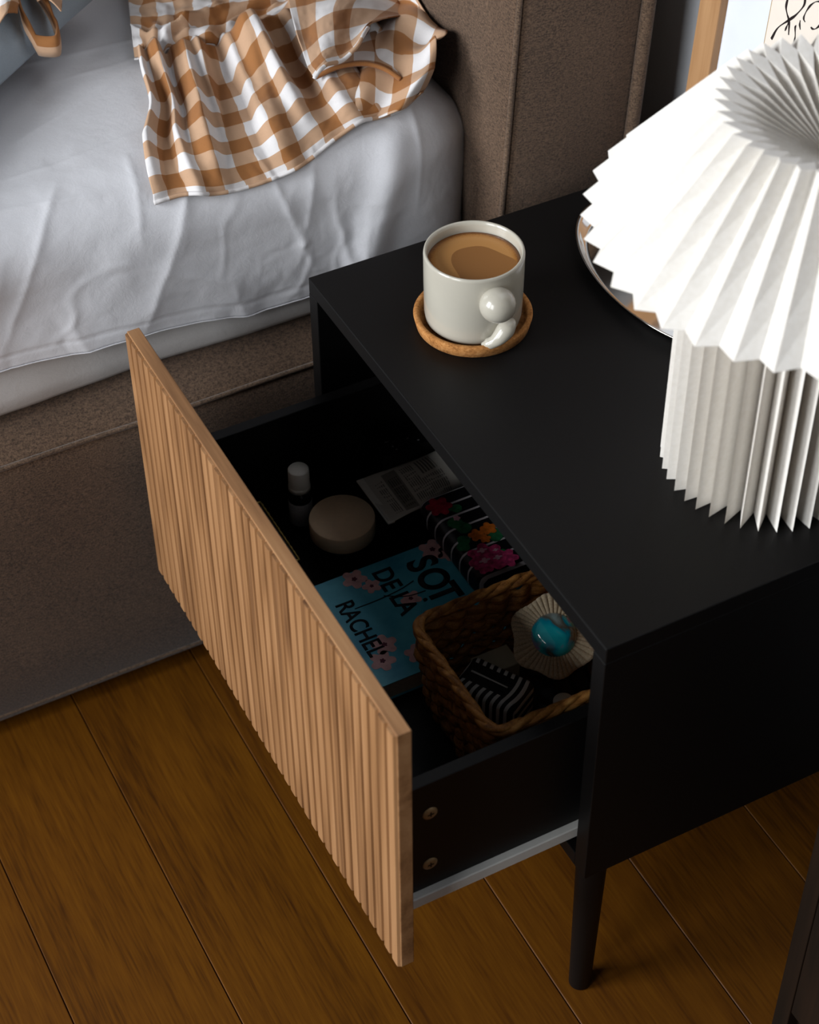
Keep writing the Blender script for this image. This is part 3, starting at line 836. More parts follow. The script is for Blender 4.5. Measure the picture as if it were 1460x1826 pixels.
# ================================================================== oval steel tray
M_CHROME = speckled('polished_steel', (214, 210, 204), 0.08, 0.5, 0.02, 20, metal=1.0)
TR = (0.2825, 0.3440)
prof = [(0, 0.0012), (0.86, 0.0012), (0.91, 0.0025), (0.955, 0.0085), (0.985, 0.0102), (1.0, 0.0104), (1.003, 0.0096), (0.985, 0.0088), (0.955, 0.0058), (0.91, 0.0004), (0.86, 0.0), (0, 0.0)]
V, F = [], []
n = 96; m = len(prof)
for i in range(n):
    a = 2 * PI * i / n
    for r, z in prof:
        V.append((TR[0] + 0.0675 * r * math.cos(a), TR[1] + 0.122 * r * math.sin(a), HT + z + 0.0002))
for i in range(n):
    j = (i + 1) % n
    for k in range(m - 1):
        F.append((i * m + k, j * m + k, j * m + k + 1, i * m + k + 1))
tray = from_py('oval_tray', V, F, M_CHROME)
bm = bmesh.new(); bm.from_mesh(tray.data); bmesh.ops.remove_doubles(bm, verts=bm.verts, dist=1e-6); bmesh.ops.recalc_face_normals(bm, faces=bm.faces); bm.to_mesh(tray.data); bm.free()
tray.data.polygons.foreach_set('use_smooth', [True] * len(tray.data.polygons))
tag(tray, 'polished steel oval tray on the nightstand behind the lamp', 'tray')

# ================================================================== framed print leaning on the wall
M_FOAK = wood('frame_oak', (112, 76, 44), (158, 118, 80), (176, 136, 96), 'Z', 1.4, 0.5, 0.02)
M_MAT = speckled('mat_board', (214, 218, 226), 0.85, 0.2, 0.02, 30)
M_ART = speckled('art_paper', (222, 212, 200), 0.8, 0.2, 0.02, 60)
M_INK = speckled('black_ink', (32, 24, 24), 0.7, 0.2, 0.05, 60)
M_GOLD = speckled('gold_edge', (196, 160, 92), 0.4, 0.5, 0.1, 60, metal=0.5)
def fp(y, z, d=0.0):
    return Vector((0.3985 + 0.058 * (z - 0.667) + d, y + 0.0072, z))
def fbox(name, y0, y1, z0, z1, d0, d1, mat, parent, bev=0.0):
    bm = bmesh.new()
    bm_box(bm, d0, d1, y0, y1, z0, z1, bev, 2)
    for vv in bm.verts:
        vv.co = fp(vv.co.y, vv.co.z, vv.co.x)
    return from_bm(name, bm, mat, parent)
fr = thing('picture_frame', 'oak frame with white mat and black line drawing, leaning on the wall', 'picture', (0.39, 0.29, HT))
fy1, fy0, fz0, fz1, fw = 0.4936, 0.0836, HT + 0.0006, 0.975, 0.0295
fbox('frame_bar', fy1 - fw, fy1, fz0, fz1, 0, 0.015, M_FOAK, fr, 0.0012)
fbox('frame_bar', fy0, fy0 + fw, fz0, fz1, 0, 0.015, M_FOAK, fr, 0.0012)
fbox('frame_bar', fy0 + fw, fy1 - fw, fz0, fz0 + fw, 0, 0.015, M_FOAK, fr, 0.0012)
fbox('frame_bar', fy0 + fw, fy1 - fw, fz1 - fw, fz1, 0, 0.015, M_FOAK, fr, 0.0012)
fbox('mat_board', fy0 + fw - 0.004, fy1 - fw + 0.004, fz0 + fw - 0.004, fz1 - fw + 0.004, 0.0085, 0.011, M_MAT, fr)
art = fbox('art_print', 0.172, 0.4052, 0.575, 0.885, 0.0077, 0.0086, M_ART, fr)
fbox('gold_line', 0.4052, 0.4059, 0.575, 0.885, 0.0076, 0.0086, M_GOLD, fr)
STROKES = [[(0.3865,0.724),(0.3865,0.713),(0.3859,0.7078),(0.386,0.6994),(0.3831,0.6943),(0.3786,0.689),(0.376,0.678)],
 [(0.366,0.735),(0.3653,0.7233),(0.3646,0.7182),(0.3645,0.7109),(0.3716,0.6991),(0.3796,0.6899),(0.3911,0.6771),(0.3968,0.6636)],
 [(0.330,0.715),(0.3387,0.7245),(0.3441,0.7241),(0.3502,0.7216),(0.3556,0.7162),(0.3592,0.7098),(0.3614,0.7032),(0.3612,0.7001),(0.3589,0.6987)],
 [(0.3791,0.6883),(0.3805,0.6833),(0.3815,0.6792)], [(0.3652,0.6971),(0.3648,0.6932),(0.3629,0.6896)],
 [(0.369,0.6906),(0.3696,0.6879),(0.3676,0.6814),(0.3672,0.675)],
 [(0.3506,0.698),(0.3478,0.6978),(0.3442,0.7),(0.3403,0.7054),(0.3387,0.7113),(0.3359,0.7155),(0.330,0.718)],
 [(0.3437,0.6824),(0.3421,0.684),(0.3403,0.6851)]]
for sI, s in enumerate(STROKES):
    P = catmull(s, 10 * len(s))
    hw = 0.0011 if sI < 2 else 0.0008
    V, F = [], []
    for i in range(len(P)):
        d = P[min(i + 1, len(P) - 1)] - P[max(i - 1, 0)]
        d = d / (np.linalg.norm(d) + 1e-9)
        w = hw * (0.75 + 0.35 * math.sin(i * 0.25 + sI))
        nn = np.array([-d[1], d[0]]) * w
        for q in (P[i] + nn, P[i] - nn):
            V.append(fp(q[0], q[1] - 0.0048, 0.00715))
        for q in (P[i] - nn, P[i] + nn):
            V.append(fp(q[0], q[1] - 0.0048, 0.0079))
    for i in range(len(P) - 1):
        for k in range(4):
            k2 = (k + 1) % 4
            F.append((i * 4 + k, i * 4 + k2, i * 4 + 4 + k2, i * 4 + 4 + k))
    so_ = from_py('ink_stroke', V, F, M_INK, art, False)

# ================================================================== dark cabinet at the near right
M_DARK = wood('dark_walnut', (14, 8, 3), (24, 14, 6), (32, 19, 9), 'Z', 1.0, 0.6, 0.1, 0.2)
cb = thing('side_cabinet', 'dark brown wooden cabinet standing on the floor across from the nightstand', 'cabinet', (0.27, -0.33, 0))
cx0, cx1, cy0, cy1, cz = 0.146, 0.402, -0.58, -0.100, 0.62
box('side_panel', cx0, cx1, cy1 - 0.018, cy1, 0.0, cz, M_DARK, cb, 0.001)
box('side_panel', cx0, cx1, cy0, cy0 + 0.018, 0.0, cz, M_DARK, cb, 0.001)
box('top_panel', cx0 - 0.0, cx1, cy0, cy1, cz, cz + 0.02, M_DARK, cb, 0.0015)
box('plinth', cx0 + 0.012, cx1, cy0 + 0.018, cy1 - 0.018, 0, 0.05, M_DARK, cb)
d1 = box('door', cx0, cx0 + 0.018, cy0 + 0.019, (cy0 + cy1) / 2 - 0.001, 0.052, cz - 0.002, M_DARK, cb, 0.001)
d2 = box('door', cx0, cx0 + 0.018, (cy0 + cy1) / 2 + 0.001, cy1 - 0.019, 0.052, cz - 0.002, M_DARK, cb, 0.001)
for d_, yy in ((d1, (cy0 + cy1) / 2 - 0.03), (d2, (cy0 + cy1) / 2 + 0.03)):
    box('handle', cx0 - 0.012, cx0 + 0.0005, yy - 0.005, yy + 0.005, 0.30, 0.42, M_BLACK, d_, 0.001)
box('back_panel', cx1 - 0.01, cx1, cy0 + 0.018, cy1 - 0.018, 0.05, cz, M_DARK, cb)

# ================================================================== things in the drawer
M_INKB = speckled('navy_black_ink', (12, 14, 26), 0.6, 0.3, 0.05, 60)
# --- paperback
t = NT('blue_book_cover')
v = t.coords()
n1 = t.noise(v, 22, 4, 0.6)
t.set(t.ramp(n1, [(0.35, lin((58, 152, 182))), (0.65, lin((92, 188, 208)))]), 0.35, 0, 0.45)
M_COVER = t.m
M_PAGES = speckled('book_pages', (206, 194, 172), 0.9, 0.1, 0.1, 300)
BX0, BX1, BYa, BYb, BZ0, BZ1 = -0.105, 0.098, 0.208, 0.3425, DF + 0.0002, DF + 0.0215
bk = thing('paperback_book', 'sky blue paperback with pink blossoms and black title lettering in the drawer', 'book', ((BX0 + BX1) / 2, (BYa + BYb) / 2, BZ0))
box('page_block', BX0 + 0.002, BX1 - 0.002, BYa + 0.002, BYb - 0.0015, BZ0 + 0.0006, BZ1 - 0.0006, M_PAGES, bk)
bm = bmesh.new()
bm_box(bm, BX0, BX1, BYa, BYb, BZ1 - 0.0007, BZ1, 0)
bm_box(bm, BX0, BX1, BYa, BYb, BZ0, BZ0 + 0.0007, 0)
bm_box(bm, BX0, BX1, BYb - 0.0016, BYb, BZ0 + 0.0007, BZ1 - 0.0007, 0)
cover = from_bm('cover', bm, M_COVER, bk)
def text_mesh(name, body, size, loc, mat, parent, sx=0.8, bold=0.012, shear=0.0):
    c = bpy.data.curves.new(name + '_curve', 'FONT')
    c.body = body; c.size = 1.0; c.offset = bold; c.extrude = 0.0
    c.align_x = 'CENTER'; c.align_y = 'CENTER'
    o = bpy.data.objects.new(name + '_tmp', c)
    COL.objects.link(o)
    dg = bpy.context.evaluated_depsgraph_get()
    me = bpy.data.meshes.new_from_object(o.evaluated_get(dg))
    bpy.data.objects.remove(o, do_unlink=True)
    bpy.data.curves.remove(c)
    me.name = name
    xs_ = [q.co.x for q in me.vertices]; ys_ = [q.co.y for q in me.vertices]
    mx_, my_ = (max(xs_) + min(xs_)) / 2, (max(ys_) + min(ys_)) / 2
    h_ = max(ys_) - min(ys_)
    k = size / h_
    for q in me.vertices:      # local x runs along -Y, local y along +X
        a, b = (q.co.x - mx_) * k * sx, (q.co.y - my_) * k
        q.co = (loc[0] + b, loc[1] - a, loc[2])
    me.materials.clear()
    r = mesh_obj(name, me, mat, parent)
    s = r.modifiers.new('ink', 'SOLIDIFY'); s.thickness = 0.00025; s.offset = 1
    return r
TZb = BZ1 + 0.00012
text_mesh('lettering', 'S', 0.0300, (0.0195, 0.3215, TZb), M_INKB, cover, 0.82, 0.03)
text_mesh('lettering', 'O', 0.0300, (0.0195, 0.2995, TZb), M_INKB, cover, 0.82, 0.03)
text_mesh('lettering', 'T', 0.0300, (0.0200, 0.2800, TZb), M_INKB, cover, 0.82, 0.03)
text_mesh('lettering', ',', 0.0075, (-0.0010, 0.2805, TZb), M_INKB, cover, 0.9, 0.03)
text_mesh('lettering', 'DE LA', 0.0190, (-0.0178, 0.3020, TZb), M_INKB, cover, 0.86, 0.02)
text_mesh('lettering', 'RACHEL', 0.0175, (-0.0655, 0.2765, TZb), M_INKB, cover, 0.80, 0.015)
def flower_disc(name, c, r, petals, mat, parent, z, rot=0.0, depth=0.35, sy=1.0):
    V = [(c[0], c[1], z)]; n = petals * 8
    for i in range(n):
        a = 2 * PI * i / n + rot
        q = r * (1 - depth * (0.5 + 0.5 * math.cos(petals * (a - rot))) ** 2)
        V.append((c[0] + q * math.cos(a), c[1] + q * sy * math.sin(a), z))
    F = [(0, 1 + i, 1 + (i + 1) % n) for i in range(n)]
    o = from_py(name, V, F, mat, parent, False)
    s = o.modifiers.new('ink', 'SOLIDIFY'); s.thickness = 0.0002; s.offset = 1
    return o
M_BLOS = speckled('blossom_pink', (214, 168, 168), 0.5, 0.3, 0.15, 150)
M_BLOS2 = speckled('blossom_centre', (96, 40, 60), 0.5, 0.3, 0.15, 150)
for c, r, rt in (((-0.044, 0.333), 0.012, 0.2), ((-0.034, 0.318), 0.009, 1.0), ((0.036, 0.333), 0.013, 0.5), ((0.046, 0.322), 0.010, 0.1), ((-0.056, 0.250), 0.012, 0.8), ((-0.066, 0.234), 0.012, 0.3), ((-0.010, 0.288), 0.010, 0.0), ((-0.036, 0.228), 0.011, 0.7)):
    bl = flower_disc('blossom', c, r, 5, M_BLOS, cover, BZ1 + 0.00003, rt)
    flower_disc('blossom_centre', c, r * 0.22, 5, M_BLOS2, cover, BZ1 + 0.00026, rt)
for pth in ([(-0.060, 0.300), (-0.038, 0.300), (-0.014, 0.302), (0.002, 0.306)], [(-0.030, 0.302), (-0.012, 0.292), (0.006, 0.290)]):
    P = catmull([(a, b, BZ1 + 0.0003) for a, b in pth], 16)
    tube('twig', [tuple(p) for p in P], 0.0005, M_INKB, cover, 5)

# --- floral case lying on the book
t = NT('floral_case_black')
v = t.coords()
sep = t.n('ShaderNodeSeparateXYZ'); t.l(v, sep.inputs[0])
st_ = t.math('GREATER_THAN', t.math('FRACT', t.math('MULTIPLY', t.math('ADD', sep.outputs[1], 0.0045), 1 / 0.0155)), 0.86)
t.set(t.mix(st_, lin((16, 14, 20)), lin((206, 200, 204))), 0.45, 0, 0.4)
M_CASE = t.m
CZ0, CZ1 = BZ1 + 0.0006, BZ1 + 0.0305
fc = thing('floral_case', 'black striped case printed with pink and orange flowers on the blue paperback', 'case', (0.10, 0.31, CZ0))
fb = box('case_body', 0.040, 0.190, 0.256, 0.372, CZ0, CZ1, M_CASE, fc, 0.011, 4)
fb.data.polygons.foreach_set('use_smooth', [True] * len(fb.data.polygons))
M_PINK = speckled('print_pink', (206, 66, 120), 0.5, 0.3, 0.55, 220)
M_PINK2 = speckled('print_pale_pink', (232, 176, 196), 0.5, 0.3, 0.2, 220)
M_RED = speckled('print_crimson', (176, 28, 60), 0.5, 0.3, 0.4, 220)
M_ORNG = speckled('print_orange', (224, 120, 36), 0.5, 0.3, 0.3, 220)
M_LEAF = speckled('print_leaf', (42, 116, 74), 0.5, 0.3, 0.4, 220)
zf = CZ1 + 0.00005
for c, r, sy, rt in (((0.058, 0.322), 0.012, 0.5, 0.4), ((0.084, 0.296), 0.011, 0.6, 1.9), ((0.050, 0.300), 0.010, 0.6, 2.6), ((0.063, 0.345), 0.009, 0.5, 0.9), ((0.070, 0.262 + 0.012), 0.010, 0.6, 1.2)):
    flower_disc('printed_leaf', c, r, 2, M_LEAF, fb, zf, rt, 0.55, 1.0)
for c, r, mt, p in (((0.0600, 0.2745), 0.0185, M_PINK, 7), ((0.074, 0.266), 0.012, M_PINK, 6), ((0.052, 0.2655), 0.009, M_PINK, 5), ((0.053, 0.352), 0.0125, M_RED, 6), ((0.0655, 0.3035), 0.0080, M_ORNG, 5), ((0.0790, 0.3060), 0.0080, M_ORNG, 5), ((0.070, 0.296), 0.0055, M_ORNG, 5), ((0.060, 0.331), 0.0035, M_PINK2, 5)):
    flo = flower_disc('printed_flower', c, r, p, mt, fb, zf + 0.0003 + r * 0.004, r * 100, 0.3)
for c, r in (((0.056, 0.272), 0.0055), ((0.068, 0.270), 0.0045), ((0.060, 0.284), 0.005), ((0.071, 0.279), 0.003)):
    flower_disc('printed_petal', c, r, 4, M_PINK2, fb, zf + 0.0007, 0.7, 0.5, 0.6)

# --- black boxes with faint white lettering
M_BBOX = speckled('black_card', (15, 15, 16), 0.5, 0.35, 0.1, 200)
M_FAINT = speckled('grey_print', (150, 150, 154), 0.6, 0.3, 0.1, 200)
b1 = box('flat_carton', 0.004, 0.175, 0.377, 0.4345, DF + 0.0002, DF + 0.0165, M_BBOX, None, 0.0008)
tag(b1, 'flat black carton lying under the white cosmetic tube in the drawer', 'box')
b2 = thing('tall_carton', 'taller black carton with small white marks standing behind the white cosmetic tube', 'box', (0.095, 0.447, DF))
bb = box('carton_body', 0.040, 0.150, 0.4375, 0.4580, DF + 0.0002, DF + 0.050, M_BBOX, b2, 0.0008)
for i, (mx0, my0, a, b) in enumerate(((0.050, 0.4555, 0.0035, 0.0009), (0.0535, 0.4475, 0.0016, 0.0018), (0.0545, 0.4420, 0.0020, 0.0014), (0.071, 0.4505, 0.0020, 0.0007), (0.079, 0.4440, 0.0018, 0.0015))):
    box('printed_mark', mx0, mx0 + a, my0 - b, my0, DF + 0.0499, DF + 0.0503, M_FAINT, bb)

# --- white cosmetic tube
t = NT('tube_plastic')
v = t.coords()
sep = t.n('ShaderNodeSeparateXYZ'); t.l(v, sep.inputs[0])
X_c, Y_c = sep.outputs[0], sep.outputs[1]
def rng(s, a, b):
    return t.math('MULTIPLY', t.math('GREATER_THAN', s, a), t.math('LESS_THAN', s, b))
words = t.math('GREATER_THAN', t.noise(t.mapping(v, (60, 420, 1)), 1, 2, 0.5), 0.44)
lines = t.math('MULTIPLY', t.math('GREATER_THAN', t.math('FRACT', t.math('MULTIPLY', X_c, 1 / 0.0021)), 0.50), words)
para = t.math('MULTIPLY', lines, t.math('MULTIPLY', rng(X_c, 0.0515, 0.0850), rng(Y_c, 0.384, 0.430)))
para2 = t.math('MULTIPLY', lines, t.math('MULTIPLY', rng(X_c, 0.0240, 0.0325), rng(Y_c, 0.381, 0.428)))
blockb = t.math('MULTIPLY', rng(X_c, 0.0340, 0.0480), rng(Y_c, 0.380, 0.433))
blockt = t.math('MULTIPLY', lines, t.math('MULTIPLY', rng(X_c, 0.0355, 0.0460), rng(Y_c, 0.384, 0.424)))
barc = t.math('MULTIPLY', t.math('GREATER_THAN', t.math('FRACT', t.math('MULTIPLY', X_c, 1 / 0.0030)), 0.42), t.math('MULTIPLY', rng(X_c, 0.0660, 0.0830), rng(Y_c, 0.4100, 0.4310)))
clearb = t.math('MULTIPLY', rng(X_c, 0.0640, 0.0850), rng(Y_c, 0.4060, 0.4340))
para = t.math('MULTIPLY', para, t.math('SUBTRACT', 1.0, clearb))
ink = t.math('MAXIMUM', t.math('MAXIMUM', para, para2), barc)
white = lin((210, 206, 196))
c1 = t.mix(t.math('MULTIPLY', ink, 0.75), white, lin((46, 42, 40)))
c2 = t.mix(t.math('MULTIPLY', blockb, 0.62), c1, lin((62, 58, 50)))
c3 = t.mix(t.math('MULTIPLY', blockt, 0.7), c2, lin((20, 18, 18)))
t.set(c3, 0.38, 0, 0.45)
tb = thing('cosmetic_tube', 'white squeeze tube with printed small text and barcode lying in the drawer', 'tube', (0.06, 0.405, DF + 0.0167))
tx = np.linspace(0.0125, 0.1220, 30)
V, F = [], []
n = 28
for i, xx in enumerate(tx):
    q = (xx - tx[0]) / (tx[-1] - tx[0])
    w = 0.0335 - 0.0095 * q
    h = 0.0007 + 0.0125 * float(sstep(0.06, 0.85, q))
    yc = 0.4060 + 0.007 * q
    for k in range(n):
        a = 2 * PI * k / n
        ca, sa = math.cos(a), math.sin(a)
        V.append((xx + 0.003 * ca * q, yc + w * math.copysign(abs(ca) ** 0.8, ca), DF + 0.0305 + h * math.copysign(abs(sa) ** 0.9, sa) - 0.0008 * math.sin(9 * q + 3 * ca)))
for i in range(len(tx) - 1):
    for k in range(n):
        k2 = (k + 1) % n
        F.append((i * n + k, i * n + k2, (i + 1) * n + k2, (i + 1) * n + k))
F.append(tuple(range(n))[::-1]); F.append(tuple((len(tx) - 1) * n + k for k in range(n)))
from_py('tube_body', V, F, t.m, tb)
M_WCAP = speckled('white_plastic', (236, 233, 224), 0.4, 0.45, 0.03, 60)
V, F = tube_vf([(0.1215, 0.413, DF + 0.0305), (0.1230, 0.413, DF + 0.0305), (0.148, 0.413, DF + 0.0305)], lambda i: (0.0128, 0.0132, 0.0120)[i], 24)
from_py('cap', V, F, M_WCAP, tb)
box('crimp', 0.0112, 0.0185, 0.3730, 0.4390, DF + 0.0295, DF + 0.0313, M_WCAP, tb, 0.0004)

# --- jar with beige lid
JC = (-0.0290, 0.3868)
M_LID = speckled('beige_lid', (222, 194, 160), 0.55, 0.35, 0.04, 200)
M_DGLASS = speckled('dark_glass', (22, 18, 14), 0.12, 0.5, 0.1, 60)
jar = thing('cosmetic_jar', 'round dark jar with a wide flat beige lid in the drawer', 'jar', (JC[0], JC[1], DF))
lathe('jar_body', [(0, 0.0002), (0.024, 0.0002), (0.0272, 0.003), (0.0275, 0.024), (0.0262, 0.0285), (0, 0.0285)], (JC[0], JC[1], DF), M_DGLASS, jar, 48)
ld = lathe('lid', [(0, 0.0286), (0.0296, 0.0286), (0.0304, 0.0296), (0.0304, 0.0455), (0.0297, 0.0466), (0.0, 0.0470)], (JC[0], JC[1], DF), M_LID, jar, 72)
ld['label'] = 'wide flat beige lid'
# --- bottle with white cap
BC = (-0.0480, 0.4370)
bt = thing('dropper_bottle', 'small dark glass bottle with white screw cap beside the beige jar', 'bottle', (BC[0], BC[1], DF))
lathe('bottle_body', [(0, 0.0002), (0.0090, 0.0002), (0.0108, 0.0020), (0.0110, 0.040), (0.0100, 0.0455), (0.0065, 0.0485), (0.0062, 0.054), (0, 0.054)], (BC[0], BC[1], DF), M_DGLASS, bt, 36)
M_LAB = speckled('grey_label', (160, 160, 162), 0.7, 0.2, 0.12, 500)
lathe('paper_label', [(0.0110, 0.010), (0.01118, 0.0102), (0.01118, 0.0368), (0.0110, 0.037)], (BC[0], BC[1], DF), M_LAB, bt, 36)
lathe('screw_cap', [(0, 0.0500), (0.0104, 0.0500), (0.0104, 0.0545), (0.0100, 0.0550), (0.0101, 0.0560), (0.0098, 0.0735), (0.0088, 0.0748), (0, 0.0750)], (BC[0], BC[1], DF), M_WCAP, bt, 40)
# --- dark box with gold trim beside the drawer front
M_GOLD2 = speckled('gold_foil', (150, 126, 66), 0.45, 0.5, 0.4, 500, metal=0.6)
gb = thing('gift_box', 'small black box with a gold beaded edge tucked behind the drawer front', 'box', (-0.117, 0.397, DF))
box('box_body', -0.147, -0.0865, 0.3550, 0.4400, DF + 0.0002, DF + 0.047, M_BBOX, gb, 0.001)
zz = DF + 0.0475
rim = []
for (a, b) in (((-0.1465, 0.3555), (-0.0870, 0.3555)), ((-0.0870, 0.3555), (-0.0870, 0.4395)), ((-0.0870, 0.4395), (-0.1465, 0.4395)), ((-0.1465, 0.4395), (-0.1465, 0.3555))):
    for k in range(24):
        q = k / 24
        rim.append((a[0] + (b[0] - a[0]) * q, a[1] + (b[1] - a[1]) * q, zz))
tube('gold_edge', rim, lambda i: 0.0009 + 0.0005 * (i % 2), M_GOLD2, gb, 6, True)

# ------------------------------------------------------------------ woven basket
t = NT('water_hyacinth')
v = t.coords()
oi = t.n('ShaderNodeObjectInfo')
n1 = t.noise(t.mapping(v, (60, 60, 200)), 1, 4, 0.6, 0.8); n2 = t.noise(v, 900, 2, 0.6)
ff = t.math('ADD', t.math('MULTIPLY', n1, 0.75), t.math('MULTIPLY', n2, 0.25))
t.set(t.ramp(ff, [(0.34, lin((84, 48, 18))), (0.52, lin((154, 102, 46))), (0.70, lin((194, 144, 78)))]), 0.6, 0, 0.35)
t.bump(ff, 0.5, 0.0015)
M_HYA = t.m
bs = thing('woven_basket', 'rectangular woven water hyacinth basket holding hair accessories in the drawer', 'basket', (0.02, 0.13, DF))
QX0, QX1, QY0, QY1, QZ1 = -0.0600, 0.1050, 0.0585, 0.2030, DF + 0.100
def perim(inset, n=220, rc=0.016):
    """rounded rectangle path"""
    x0, x1, y0, y1 = QX0 + inset, QX1 - inset, QY0 + inset, QY1 - inset
    segs = [((x0 + rc, y0), (x1 - rc, y0), (x1 - rc, y0 + rc), -PI / 2), ((x1, y0 + rc), (x1, y1 - rc), (x1 - rc, y1 - rc), 0), ((x1 - rc, y1), (x0 + rc, y1), (x0 + rc, y1 - rc), PI / 2), ((x0, y1 - rc), (x0, y0 + rc), (x0 + rc, y0 + rc), PI)]
    pts = []
    for a, b, c, a0 in segs:
        L = math.hypot(b[0] - a[0], b[1] - a[1])
        k = max(2, int(L / 0.0026))
        for i in range(k):
            q = i / k
            pts.append((a[0] + (b[0] - a[0]) * q, a[1] + (b[1] - a[1]) * q))
        for i in range(8):
            an = a0 + (PI / 2) * i / 8
            pts.append((c[0] + rc * math.cos(an), c[1] + rc * math.sin(an)))
    return pts
NR = 11
for r in range(NR):
    z = DF + 0.007 + r * 0.0081
    inset = 0.009 * (1 - r / NR) + 0.0045
    P = perim(inset)
    m = len(P)
    path = []
    for i, (px, py) in enumerate(P):
        a, b = P[i - 1], P[(i + 1) % m]
        dx, dy = b[0] - a[0], b[1] - a[1]
        L = math.hypot(dx, dy)
        nx, ny = dy / L, -dx / L
        ph = 2 * PI * round(m / 8) * i / m + (r % 2) * PI
        w = 0.0023 * math.sin(ph) + 0.0010 * float(vnoise(i * 0.2, r * 3.7))
        path.append((px + nx * w, py + ny * w, z + 0.0030 * float(vnoise(i * 0.09, r * 5.1)) + 0.0016 * math.cos(ph * 0.5)))
    tube('woven_strand', path, lambda i, r=r: 0.0060 + 0.0018 * float(vnoise(i * 0.35, r * 2.3)), M_HYA, bs, 7, True, 0.58)
P = perim(0.0045)
for k in range(0, len(P), 8):
    px, py = P[k]
    bx_, by_ = (px - 0.0225) * 0.93 + 0.0225, (py - 0.1308) * 0.93 + 0.1308
    tube('stake', [(bx_, by_, DF + 0.003), ((px + bx_) / 2, (py + by_) / 2, DF + 0.05), (px, py, QZ1 - 0.004)], 0.0017, M_HYA, bs, 6)
for k in range(3):      # twisted rim
    P = perim(0.0042)
    m = len(P)
    path = []
    for i, (px, py) in enumerate(P):
        a, b = P[i - 1], P[(i + 1) % m]
        dx, dy = b[0] - a[0], b[1] - a[1]; L = math.hypot(dx, dy)
        nx, ny = dy / L, -dx / L
        ph = 2 * PI * 9 * i / m + k * 2 * PI / 3
        path.append((px + nx * 0.0021 * math.cos(ph), py + ny * 0.0021 * math.cos(ph), QZ1 + 0.0021 * math.sin(ph) + 0.0015 * float(vnoise(i * 0.07, 2.2))))
    tube('rim_strand', path, lambda i, k=k: 0.0033 + 0.0010 * float(vnoise(i * 0.5, k * 7.1)), M_HYA, bs, 8, True)
box('basket_floor', QX0 + 0.014, QX1 - 0.014, QY0 + 0.014, QY1 - 0.014, DF + 0.0004, DF + 0.0045, M_HYA, bs, 0.001)
BF = DF + 0.0048

# --- ruffled rosette with turquoise dome
t = NT('cream_ruffle_cloth')
v = t.coords(); nz = t.noise(v, 700, 3, 0.6)
t.set(t.ramp(nz, [(0.3, lin((176, 156, 126))), (0.7, lin((212, 194, 164)))]), 0.85, 0, 0.2, sheen=0.2)
M_RUF = t.m
RC = Vector((0.0550, 0.1525, 0.3200))
Rm = Matrix.Translation(RC) @ Matrix.Rotation(math.radians(27), 4, Vector((0.885, -0.465, 0)).normalized()) @ Matrix.Identity(4)
rs = thing('ruffled_rosette', 'cream ruffled fabric rosette with a shiny turquoise dome in the basket', 'hair accessory', tuple(RC))
n, m = 240, 10
V, F = [], []
for i in range(n):
    a = 2 * PI * i / n
    pl = math.sin(a * 46 + 2 * math.sin(a * 3))
    for k in range(m):
        q = k / (m - 1)
        r = 0.0135 + (0.0358 + 0.0022 * math.sin(6 * a + 1) - 0.0135) * q
        z = 0.0045 * (1 - q) + 0.0012 * pl * (1 - 0.55 * q) + 0.0025 * math.sin(5 * a) * q * q
        V.append(Rm @ Vector((r * math.cos(a), r * math.sin(a), z)))
for i in range(n):
    j = (i + 1) % n
    for k in range(m - 1):
        F.append((i * m + k, j * m + k, j * m + k + 1, i * m + k + 1))
ro = from_py('ruffle', V, F, M_RUF, rs)
so_ = ro.modifiers.new('thick', 'SOLIDIFY'); so_.thickness = 0.0012
t = NT('turquoise_dome_glass')
v = t.coords()
n1 = t.noise(v, 34, 2, 0.4, 1.0)
t.set(t.ramp(n1, [(0.36, lin((150, 168, 166))), (0.46, lin((96, 92, 80))), (0.52, lin((0, 150, 176))), (0.62, lin((40, 196, 206))), (0.72, lin((190, 60, 170)))]), 0.08, 0, 0.6, 0.5)
bm = bmesh.new()
bmesh.ops.create_uvsphere(bm, u_segments=36, v_segments=20, radius=0.0195)
for vv in bm.verts:
    vv.co = Rm @ Vector((vv.co.x, vv.co.y, vv.co.z * 0.55 + 0.0035))
dm = from_bm('dome', bm, t.m, rs, True); dm['label'] = 'shiny turquoise dome with pink and grey swirls'
# support: cream carton under it
M_CREAM = speckled('cream_card', (186, 182, 158), 0.7, 0.2, 0.06, 100)
cbx = box('cream_carton', -0.006, 0.030, 0.163, 0.187, BF + 0.0, DF + 0.040, M_CREAM, None, 0.001)
tag(cbx, 'small pale cream carton under the ruffled rosette in the basket', 'box')
# --- striped pouch
M_STR = speckled('black_satin', (18, 18, 19), 0.45, 0.4, 0.15, 200)
M_STW = speckled('white_stripe', (205, 204, 198), 0.6, 0.3, 0.1, 200)
PCt = Vector((-0.0100, 0.1390, 0))
ex = Vector((0.49, -0.87, 0)).normalized(); ey = Vector((0.87, 0.49, 0)).normalized()
sp = thing('striped_pouch', 'small black pouch with white stripes round its edges in the basket', 'pouch', (PCt.x, PCt.y, BF))
def sp_pt(u, v, z):
    p = PCt + ex * u + ey * v
    return Vector((p.x, p.y, BF + z))
PM = Matrix((( ex.x, ey.x, 0, PCt.x), (ex.y, ey.y, 0, PCt.y), (0, 0, 1, BF), (0, 0, 0, 1)))
t = NT('striped_pouch_cloth')
v = t.coords()
sb = t.n('ShaderNodeVectorMath'); sb.operation = 'SUBTRACT'; sb.inputs[1].default_value = (PCt.x, PCt.y, BF); t.l(v, sb.inputs[0])
def dotv(w):
    d = t.n('ShaderNodeVectorMath'); d.operation = 'DOT_PRODUCT'; d.inputs[1].default_value = tuple(w); t.l(sb.outputs[0], d.inputs[0])
    return d.outputs['Value']
